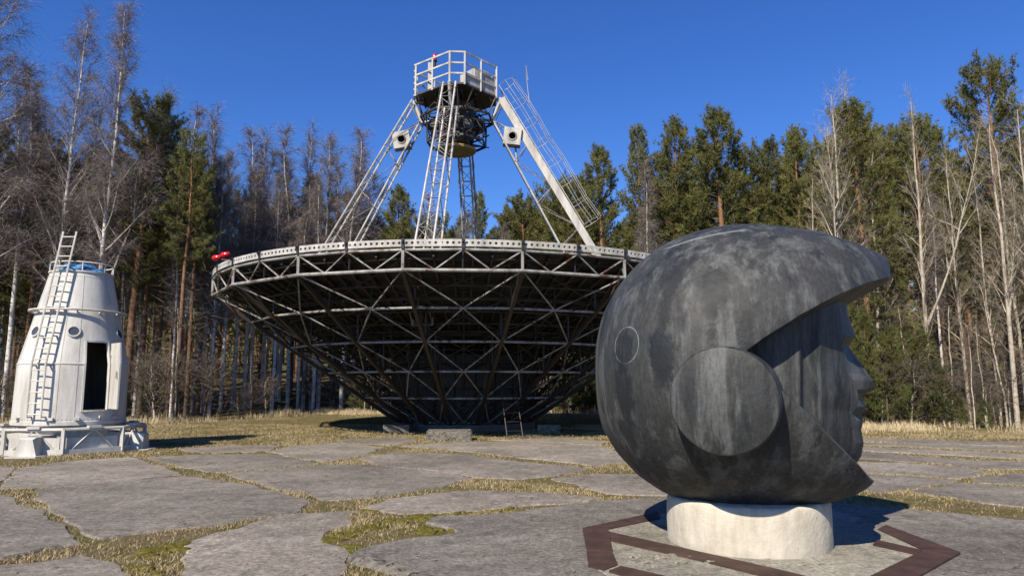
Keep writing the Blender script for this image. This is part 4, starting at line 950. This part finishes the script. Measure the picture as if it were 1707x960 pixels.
# ------------------------------------------------------------------ trees
def norm(a): return a / np.maximum(1e-9, np.linalg.norm(a, axis=-1, keepdims=True))
class TM:                                            # gathers triangles for one mesh
    def __init__(s): s.V = []; s.T = []; s.M = []; s.o = 0
    def add(s, V, T, mi): s.V.append(V); s.T.append(T + s.o); s.M.append(np.full(len(T), mi)); s.o += len(V)
    def prisms(s, A, B, ra, rb, mi, n=3):
        A, B = np.asarray(A, float), np.asarray(B, float); k = len(A)
        if not k: return
        ra = np.broadcast_to(ra, (k,)); rb = np.broadcast_to(rb, (k,)); d = norm(B - A)
        ref = np.where(np.abs(d[:, 2:3]) > .9, np.array([[1., 0, 0]]), np.array([[0, 0, 1.]])); x = norm(np.cross(d, ref)); y = np.cross(d, x)
        V = []
        for P_, R in ((A, ra), (B, rb)):
            for j in range(n): a = 2 * math.pi * j / n; V.append(P_ + (x * math.cos(a) + y * math.sin(a)) * R[:, None])
        i = np.arange(k); T = []
        for j in range(n):
            j2 = (j + 1) % n; a, b, c_, d_ = i + j * k, i + j2 * k, i + (n + j2) * k, i + (n + j) * k
            T += [np.stack([a, b, c_], -1), np.stack([a, c_, d_], -1)]
        s.add(np.concatenate(V), np.concatenate(T), mi)
    def ribbons(s, A, B, w, mi, r):
        A, B = np.asarray(A, float), np.asarray(B, float); k = len(A); d = norm(B - A); x = norm(np.cross(d, norm(r.normal(size=(k, 3))))) * np.broadcast_to(w, (k,))[:, None]
        i = np.arange(k); s.add(np.concatenate([A - x, A + x, B]), np.stack([i, i + k, i + 2 * k], -1), mi)
    def mesh(s, name, mats): return tri_mesh(name, np.concatenate(s.V), np.concatenate(s.T), mats, np.concatenate(s.M))
def trunk_mesh(name, path, rad, mat, n=9):
    m = MB(); m.tube([Vector(p) for p in path], list(rad), n, cap=True); return m.mesh(name, mat, 60)
def sway(H, r, amp, k=14):
    t = np.linspace(0, 1, k); w = amp * np.cumsum(r.normal(size=(k, 2)), 0) / k; w -= w[0]; return np.stack([w[:, 0] * t * 2, w[:, 1] * t * 2, t * H], -1)
def along(path, z): return np.stack([np.interp(z, path[:, 2], path[:, i]) for i in range(3)], -1)
def pine(seed, H, z0, Lm, shape, tuft=1.0, rad=.16, dead=40, nl=70, nm='needle', tl=.20):
    r = np.random.default_rng(seed); path = sway(H, r, .35); t = np.linspace(0, 1, len(path)); radii = rad * (1 - t) ** .75 + .012; path[0, 2] = -.5
    tr = trunk_mesh('trunk', path, radii, M['pbark']); cm = TM(); tips = []; dirs = []
    for i in range(nl):
        f = ((i + r.uniform(0, 1)) / nl) ** .9; z = z0 + (H - z0) * f
        L = Lm * shape(f) * r.uniform(.6, 1.12) + .12; az = i * 2.399 + r.normal(0, .4); base = along(path, z)
        el0 = -.12 + .75 * f ** 1.3 + r.normal(0, .12); el1 = el0 + r.uniform(.25, .7); k = 6; pts = [base]
        for j in range(1, k + 1):
            el = el0 + (el1 - el0) * (j / k); az += r.normal(0, .10); pts.append(pts[-1] + (L / k) * np.array([math.cos(az) * math.cos(el), math.sin(az) * math.cos(el), math.sin(el)]))
        pts = np.array(pts); br = np.linspace(max(.012, .035 * L / 2.5), .006, k + 1); cm.prisms(pts[:-1], pts[1:], br[:-1], br[1:], 1)
        ns = int(4 + 7 * L / 1.6)
        for j in range(ns):
            q = .30 + .70 * (j + r.uniform(0, 1)) / ns; b = np.array([np.interp(q * k, range(k + 1), pts[:, c_]) for c_ in range(3)])
            sl_ = r.uniform(.25, .62) * (.55 + .55 * (1 - abs(q - .65))) * min(1, .5 + L / 2); sa = az + r.choice([-1, 1]) * r.uniform(.3, 1.2); se = el1 * q + r.uniform(-.1, .65)
            d = np.array([math.cos(sa) * math.cos(se), math.sin(sa) * math.cos(se), math.sin(se)]); e = b + d * sl_
            cm.prisms([b], [e], .007, .004, 1)
            m_ = max(3, int(sl_ / .085)); qq = np.linspace(.25, 1.05, m_)[:, None]; tips.append(b + d * sl_ * qq + r.normal(0, .045, (m_, 3))); dirs.append(np.repeat(d[None], m_, 0))
        tips.append(pts[-1:]); dirs.append((pts[-1:] - pts[-2:-1]) / max(1e-3, L / k))
    tips = np.concatenate(tips); dirs = np.concatenate(dirs); n = len(tips); kn = int(13 * tuft)
    A = np.repeat(tips, kn, 0); D = norm(np.repeat(dirs, kn, 0) * .55 + np.array([0, 0, .28]) + r.normal(0, .62, (n * kn, 3))); ln = r.uniform(.6, 1.15, n * kn)[:, None] * tl
    cm.ribbons(A, A + D * ln, .0115 * tl / .2, 0, r)
    if dead:                                          # dead bare branches under the crown
        for i in range(dead):
            z = r.uniform(max(.6, z0 * .22), z0 + (H - z0) * .25); b = along(path, z); az = r.uniform(0, 6.28); L = r.uniform(.4, 1.7); el = r.uniform(-.35, .3); p = b; PA, PB = [], []
            for j in range(3):
                az += r.normal(0, .25); el += r.normal(-.05, .15); q = p + L / 3 * np.array([math.cos(az) * math.cos(el), math.sin(az) * math.cos(el), math.sin(el)]); PA.append(p); PB.append(q); p = q
            cm.prisms(PA, PB, [.012, .009, .006], [.009, .006, .003], 2)
            k = 5; S = np.array(PB)[r.integers(0, 3, k)]; cm.ribbons(S, S + norm(r.normal(size=(k, 3)) + np.array([math.cos(az), math.sin(az), -.2])) * r.uniform(.2, .6, (k, 1)), .006, 2, r)
    return tr, cm.mesh('crown', [M[nm], M['pbark'], M['dtwig']])
def birch(seed, H, z0, rad, spread, nl, asc, droop, twm, barkm, limbm, sub=9, tw=9, wt=.0075, lean=.5, fork=False):
    r = np.random.default_rng(seed); path = sway(H, r, lean); t = np.linspace(0, 1, len(path)); path[0, 2] = -.5; radii = rad * (1 - t) ** .85 + .010
    tr = trunk_mesh('trunk', path, radii, M[barkm]); cm = TM(); S0, S1, W_ = [], [], []
    stems = [(path, z0, H, nl, rad)]
    if fork:
        b = along(path, H * .28); az = r.uniform(0, 6.28); p2 = [b]; hh = H * .6; k = 9
        for j in range(k): el = 1.05 + .4 * j / k; p2.append(p2[-1] + hh / k * np.array([math.cos(az) * math.cos(el), math.sin(az) * math.cos(el), math.sin(el)]) + r.normal(0, .05, 3))
        p2 = np.array(p2); rr_ = np.linspace(rad * .55, .012, k + 1); cm.prisms(p2[:-1], p2[1:], rr_[:-1], rr_[1:], 2, 6); stems.append((p2, p2[2, 2], p2[-1, 2], nl // 2, rad * .6))
    for pth, a0, a1, cnt, rd in stems:
        for i in range(cnt):
            f = (i + r.uniform(0, 1)) / cnt; z = a0 + (a1 - a0) * f; b = along(pth, z); L = spread * (1.0 - .78 * f) * r.uniform(.45, 1.15) * (.45 + .55 * min(1, f / .15)); az = i * 2.399 + r.normal(0, .5)
            el = asc + r.normal(0, .13) + .15 * f; k = 6; pts = [b]
            for j in range(k):
                el += r.normal(.02, .10); az += r.normal(0, .16); pts.append(pts[-1] + L / k * np.array([math.cos(az) * math.cos(el), math.sin(az) * math.cos(el), math.sin(el)]))
            pts = np.array(pts); r0 = max(.010, min(.045, .016 * L)); br = np.linspace(r0, .005, k + 1); cm.prisms(pts[:-1], pts[1:], br[:-1], br[1:], 2 if L > 1.1 else 1, 4 if L > 2 else 3)
            for j in range(max(3, int(sub * min(1.3, .35 + L / 2.2)))):
                q = r.uniform(.2, 1.0); c_ = np.array([np.interp(q * k, range(k + 1), pts[:, x]) for x in range(3)]); sa = az + r.normal(0, .9); se = el - r.uniform(-.1, .5); sl_ = L * r.uniform(.18, .42) + .15
                d1 = np.array([math.cos(sa) * math.cos(se), math.sin(sa) * math.cos(se), math.sin(se)]); m1 = c_ + d1 * sl_ * .5; e1 = m1 + norm(d1 + np.array([0, 0, -droop * .35]) + r.normal(0, .15, 3)) * sl_ * .5
                cm.prisms([c_, m1], [m1, e1], [.0065, .005], [.005, .003], 1)
                k2 = tw; qq = r.uniform(.15, 1.0, (k2, 1)); B = np.where(qq < .5, c_ + (m1 - c_) * qq * 2, m1 + (e1 - m1) * (qq - .5) * 2)
                D = norm(d1 * .7 + r.normal(0, .55, (k2, 3)) + np.array([0, 0, .15 - .3 * droop])); ln = r.uniform(.16, .5, (k2, 1)) * (.6 + .4 * min(1, L / 2)); Mi = B + D * ln; E_ = Mi + norm(D + np.array([0, 0, -droop])) * ln * .9
                S0 += [B, Mi]; S1 += [Mi, E_]
    cm.ribbons(np.concatenate(S0), np.concatenate(S1), wt, 1, r); return tr, cm.mesh('crown', [M[barkm], M[twm], M[limbm]])
cone_s = lambda f: (1 - f) ** .8 * (.55 + .45 * min(1, f / .25)) + .05
round_s = lambda f: math.sqrt(max(0, 1 - (max(0, f - .3) / .72) ** 2)) * (.55 + .45 * min(1, f / .3))
slim_s = lambda f: (1 - f) ** .6 * (.65 + .35 * min(1, f / .2)) * .9 + .06
PROTO = {
 'pine_a': (13.0, pine(1, 13, 3.6, 2.5, cone_s, 1.0, .17, 40, 105)),
 'pine_b': (14.0, pine(2, 14, 3.2, 2.6, round_s, 1.0, .19, 36, 120)),
 'pine_c': (12.0, pine(3, 12, 2.2, 2.4, cone_s, 1.0, .15, 20, 120)),
 'pine_d': (14.5, pine(4, 14.5, 5.8, 2.1, round_s, 1.0, .17, 60, 80)),
 'pine_e': (13.5, pine(5, 13.5, 4.0, 1.8, slim_s, 1.0, .15, 46, 95)),
 'pine_f': (15.0, pine(6, 15, 8.4, 1.8, round_s, 1.0, .16, 60, 48)),
 'young_a': (3.2, pine(7, 3.2, .15, 1.2, cone_s, 1.0, .05, 0, 46, 'needle_y', .17)),
 'young_b': (4.4, pine(8, 4.4, .3, 1.25, cone_s, 1.0, .06, 0, 54, 'needle_y', .17)),
 'birch_a': (18.0, birch(11, 18, 4.4, .125, 3.5, 74, .95, .8, 'twig', 'birch', 'blimb', 12, 15, .0048)),
 'birch_b': (17.0, birch(12, 17, 5.2, .11, 3.0, 68, 1.0, .75, 'twig', 'birch', 'blimb', 12, 15, .0048, fork=True)),
 'birch_c': (14.0, birch(13, 14, 5.5, .085, 1.7, 54, 1.0, .7, 'twig', 'birch', 'blimb', 12, 14, .005)),
 'birch_d': (13.0, birch(14, 13, 4.5, .08, 1.8, 52, .95, .6, 'twig', 'birch', 'blimb', 12, 14, .005)),
 'alder_a': (14.0, birch(15, 14, 3.0, .10, 2.6, 40, 1.02, .05, 'ptwig', 'aspen', 'aspen', 7, 6, .005, .22, True)),
 'alder_b': (13.0, birch(16, 13, 2.6, .095, 2.3, 38, 1.0, .0, 'ptwig', 'aspen', 'aspen', 7, 6, .005, .3, True)),
 'alder_c': (11.0, birch(17, 11, 2.2, .06, 1.9, 36, .98, .0, 'ptwig', 'aspen', 'aspen', 7, 6, .0045, .3)),
 'sapling': (4.5, birch(18, 4.5, .5, .022, 1.1, 20, .8, .1, 'dtwig', 'aspen', 'dtwig', 6, 6, .005, .4)),
 'bush': (2.0, birch(19, 2.0, .1, .016, 1.3, 22, .6, .0, 'dtwig', 'aspen', 'dtwig', 6, 6, .005, .4, True)),
}
tr_ = random.Random(77)
def tree(name, proto, X, Y, H, wide=1.0, rz=None, label=None, cat='tree', group=None):
    h0, (tm, cmesh) = PROTO[proto]; e = empty(name, (X, Y, float(terrain(X, Y))), tr_.uniform(0, 6.28) if rz is None else rz)
    s = H / h0; e.scale = (s * wide, s * wide, s)
    obj('trunk', tm, e); obj('crown', cmesh, e); tag(e, label, cat, group); return e
def htop(x, y, Y):
    p = at(x, y, Y); return p.x, p.z
PINE_L = 'green pine standing among others at the edge of the forest behind the dish'
HERO = [  # kind, top pixel x, y, distance, width factor, label, group
 ('birch_a',22,-70,27.8,1.15,'white birch standing out left behind the capsule, branches reaching over its ladder',None),
 ('birch_c',60,110,29.5,1.1,'thin birch behind the capsule ladder between two taller birches',None),
 ('birch_a',128,38,28.6,.95,'tall slim birch with bright white trunk directly behind the capsule',None),
 ('birch_b',203,18,28.2,.95,'tall forked birch just beside the capsule, highest crown over the dark pines',None),
 ('birch_d',160,185,31,1.1,'shorter birch behind the capsule between the two tall birches',None),
 ('birch_c',95,150,32,1.2,'birch in the second row behind the capsule','birches behind the capsule'),
 ('birch_d',255,240,33,1.1,'birch in the second row behind the capsule','birches behind the capsule'),
 ('birch_d',40,180,33,1.2,'birch in the second row behind the capsule','birches behind the capsule'),
]
for (x, y, Y, w, pr_) in [(5,228,31,1.0,'pine_d'),(75,272,33,.9,'pine_e'),(185,262,32.5,.95,'pine_d'),(245,178,30.5,1.1,'pine_d'),(286,255,33,1.0,'pine_d'),(320,238,29.5,.85,'pine_f'),(352,295,34,.9,'pine_f'),(115,290,35,.9,'pine_e'),(150,300,34,1.0,'pine_d'),(215,300,34,1.0,'pine_d'),(35,300,35,1.0,'pine_f'),(265,215,32,.9,'pine_f'),(335,275,31,.8,'pine_f')]:
    HERO.append((pr_, x, y, Y, w, 'dark pine in the crowded edge of the forest beside the capsule' if x != 320 else 'dark high-crowned pine standing forward between capsule and dish', None if x == 320 else 'dark pines beside the capsule'))
for i, (x, y, Y) in enumerate([(325,195,35),(362,200,36),(390,262,35),(412,213,37),(438,235,38),(470,300,36),(498,225,39),(522,228,40),(546,235,39),(583,215,39),(600,262,41),(372,270,33),(455,262,40),(565,270,41),(425,290,37),(345,262,36),(535,300,38),(482,270,41),(615,300,42)]):
    HERO.append((['birch_c', 'birch_d', 'birch_b'][i % 3], x, y, Y, 1.1, 'slender bare birch with mauve twigs seen over the rim of the dish beside the capsule', 'bare birches between capsule and feed tower'))
for (x, y, Y, w, pr_) in [(520,300,42,1.0,'pine_e'),(430,335,42,1.0,'pine_e'),(470,330,43,1.1,'pine_a'),(565,335,44,1.0,'pine_d'),(662,322,40,1.0,'pine_c'),(632,372,43,1.0,'pine_a'),(800,330,42,.8,'pine_e'),(755,392,44,1.0,'pine_a'),(845,368,43,1.2,'pine_c'),(868,345,43,1.1,'pine_b'),(908,345,43,1.1,'pine_a'),(940,322,41,1.0,'pine_c'),(700,395,45,1.1,'pine_b'),(725,400,46,1.0,'pine_b'),(820,390,45,1.1,'pine_a'),(885,375,45,1.1,'pine_b')]:
    HERO.append((pr_, x, y, Y, w, 'sunlit pine beyond the dish, its top showing between the legs of the feed tower', 'pines beyond the dish'))
for (x, y, Y, w, pr_) in [(965,315,38,1.1,'pine_b'),(998,258,37,.95,'pine_c'),(1064,222,36,.85,'pine_e'),(1095,285,37,.95,'pine_b'),(1120,213,35,.95,'pine_c'),(1160,262,35.5,.95,'pine_b'),(1192,197,33.5,1.15,'pine_c'),(1235,275,34,.95,'pine_b'),(1270,290,35,.9,'pine_e'),(1140,320,38,1.2,'pine_a'),(1300,345,36,1.1,'pine_a')]:
    HERO.append((pr_, x, y, Y, w, 'dense sunlit pine in the row between the feed tower and the bronze head' if y > 200 else 'broadest and highest sunlit pine over the back of the bronze head', None if y < 200 else 'pines behind the bronze head'))
for (x, y, Y, w, pr_) in [(1326,222,31,.85,'pine_e'),(1355,295,32,1.0,'pine_a'),(1420,195,30,.8,'pine_b'),(1455,262,30.5,1.1,'pine_d'),(1385,285,32,1.0,'pine_a'),(1545,232,29.5,.95,'pine_d'),(1585,300,30.5,1.0,'pine_d'),(1640,133,28.5,.9,'pine_b'),(1695,255,29,1.1,'pine_b'),(1745,190,29,1.1,'pine_a'),(1790,230,28,1.1,'pine_b')]:
    HERO.append((pr_, x, y, Y, w, 'pine among pale bare trees on the side the bronze head looks to' if x != 1640 else 'very tall broad pine rising above the pale bare trees the bronze head faces', None if x == 1640 else 'pines the bronze head faces'))
for (x, y, Y, w, pr_, l) in [(1383,160,26.8,1.0,'alder_a','bare pale tree with several steep stems right behind the visor peak'),(1408,150,27.6,1.0,'alder_b',None),(1440,255,27,1.1,'alder_c',None),(1513,165,26,.9,'alder_a','straight single pale trunk in front of the young pines, crown bare and narrow'),(1580,262,26.5,1.0,'alder_c',None),(1648,190,25,1.0,'alder_b','thick pale birch-like trunk leaning at the forest foot before the tallest pine'),(1668,222,26,1.1,'alder_c',None),(1700,180,24.8,1.1,'alder_a',None),(1470,350,27.4,1.0,'alder_c',None),(1740,240,25,1.1,'alder_b',None),(1345,300,28,1.0,'alder_c',None),(1425,230,27.5,.9,'alder_a',None),(1630,280,25.6,.9,'alder_c',None),(1545,290,27.2,.9,'birch_c',None),(1720,300,25.5,.9,'alder_c',None)]:
    HERO.append((pr_, x, y, Y, w, l or 'bare pale-barked tree with crooked twigs at the forest edge the bronze head faces', None if l else 'pale bare trees the bronze head faces'))
HERO.append(('birch_d', 1076, 285, 33.5, .9, 'lone bare birch with reddish twigs before the sunlit pines', None))
HERO.append(('birch_a', -60, 30, 28.5, 1.1, 'birch in the second row behind the capsule', 'birches behind the capsule'))
NAMES = {'pine': 'pine_tree', 'birch': 'birch_tree', 'alder': 'alder_tree'}
for (pr_, x, y, Y, w, l, g) in HERO:
    X, ztop = htop(x, y, Y); zg = float(terrain(X, Y)); tree(NAMES[pr_.split('_')[0]], pr_, X, Y, ztop - zg, w, None, l, 'tree', g)
# the ranks behind: trees one can still tell apart
cnt = {}
def filler(n, y0, y1, kinds, hmin, hmax, xr, seed, label, name, group, wide=1.0, cat='tree'):
    r = random.Random(seed); done = 0; pts = []
    lab = lambda X: label + (' beside the capsule' if X < -10.5 else ' beyond the dish' if X < 5 else ' past the bronze head')
    while done < n:
        X = r.uniform(*xr); d = r.uniform(y0, y1); Y = float(edge_y(X)) + d
        if abs(X) > Y * .80 + 4: continue
        if any((X - a) ** 2 + (Y - b) ** 2 < .8 for a, b in pts): continue
        pts.append((X, Y)); tree(name, r.choice(kinds), X, Y, r.uniform(hmin, hmax), wide * r.uniform(.85, 1.15), None, lab(X), cat, group + (' beside the capsule' if X < -10.5 else ' beyond the dish' if X < 5 else ' past the bronze head')); done += 1
filler(120, 2.5, 26, ['pine_d', 'pine_f', 'pine_f', 'pine_e'], 9.5, 12.5, (-36, 34), 31, 'forest pine with bare lower trunk in the ranks', 'pine_tree', 'pines inside the forest')
filler(46, 1.0, 16, ['birch_c', 'birch_d'], 9, 12.5, (-34, 9), 32, 'thin white birch inside the forest', 'birch_tree', 'birches inside the forest')
filler(40, .2, 4, ['sapling'], 2.5, 5.5, (-30, 26), 33, 'thin bare sapling in the straw', 'sapling', 'saplings at the forest foot', cat='sapling')
filler(60, .2, 5, ['bush'], 1.2, 2.6, (-32, 26), 34, 'tangled leafless brown bush', 'bush', 'bare bushes at the forest foot', 1.2, 'bush')
for (x, y, Y, pr_, H) in [(1452,560,25.6,'young_b',4.2),(1480,590,25.3,'young_a',3.4),(1515,585,25.8,'young_b',3.9),(1545,600,25.4,'young_a',3.3),(1430,580,26.4,'young_b',4.6),(1570,650,25,'young_a',2.0),(1600,690,24.6,'young_a',1.1),(1640,690,24.3,'young_a',1.2)]:
    p = at(x, 700, Y); tree('young_pine', pr_, p.x, Y, H * .92, .72, None, 'bushy young pine green to the ground before the pale trunks the bronze head faces', 'tree', 'young pines the bronze head faces')
for (x, Y, pr_, H) in [(975,37,'young_b',3.6),(945,37.5,'young_a',2.8),(1000,37,'young_b',3.2),(715,38,'young_a',2.4),(600,38,'young_b',2.6)]:
    p = at(x, 690, Y); tree('young_pine', pr_, p.x, Y, H, 1.0, None, 'low young pine beyond the dish at the foot of the forest', 'tree', 'young pines beyond the dish')
# far wood read as one mass
r = np.random.default_rng(44); fw = TM(); n = 700; X = r.uniform(-70, 70, n); Y = edge_y(X) + r.uniform(24, 60, n); Z = terrain(X, Y); A = np.stack([X, Y, Z - .5], -1)
H_ = r.uniform(8, 11.5, n); B = A + np.stack([r.normal(0, .3, n), r.normal(0, .3, n), H_], -1); fw.prisms(A, B, .13, .03, 1, 5)
n2 = 90; k_ = np.repeat(np.arange(n), n2); f = r.uniform(.05, 1.0, n * n2); rad_ = (1.05 - f) * 2.4 * r.uniform(.2, 1, n * n2); az = r.uniform(0, 6.28, n * n2)
Cc = A[k_] + (B[k_] - A[k_]) * f[:, None] + np.stack([np.cos(az) * rad_, np.sin(az) * rad_, r.normal(0, .2, n * n2)], -1)
D = norm(r.normal(0, .6, (n * n2, 3)) + np.array([0, 0, .1])); fw.ribbons(Cc, Cc + D * r.uniform(.4, .9, (n * n2, 1)), .11, 0, r)
tag(obj('far_wood', fw.mesh('far_wood', [M['needle'], M['pbark']])), 'far-off wood closing the view behind the trunks', 'wood', kind='stuff')
# bare twig thicket inside the forest edge
th = TM(); n = 26000; X = r.uniform(-36, 32, n); d = np.abs(r.normal(0, 6, n)) + .6; Y = edge_y(X) + d; Z = terrain(X, Y) + r.uniform(0, 1, n) ** 1.6 * 7.0
A = np.stack([X, Y, Z], -1); D = norm(r.normal(0, 1, (n, 3)) * np.array([1, 1, .55]) + np.array([0, 0, .12])); L_ = r.uniform(.4, 1.7, (n, 1)); mid = A + D * L_ * .5; E_ = mid + norm(D + r.normal(0, .35, (n, 3))) * L_ * .5
th.ribbons(A, mid + (mid - A) * .15, .008, 0, r); th.ribbons(mid, E_, .006, 0, r)
tag(obj('twig_thicket', th.mesh('twig_thicket', [M['dtwig']])), 'tangle of leafless brown twigs filling the forest edge between trunks', 'thicket', kind='stuff')
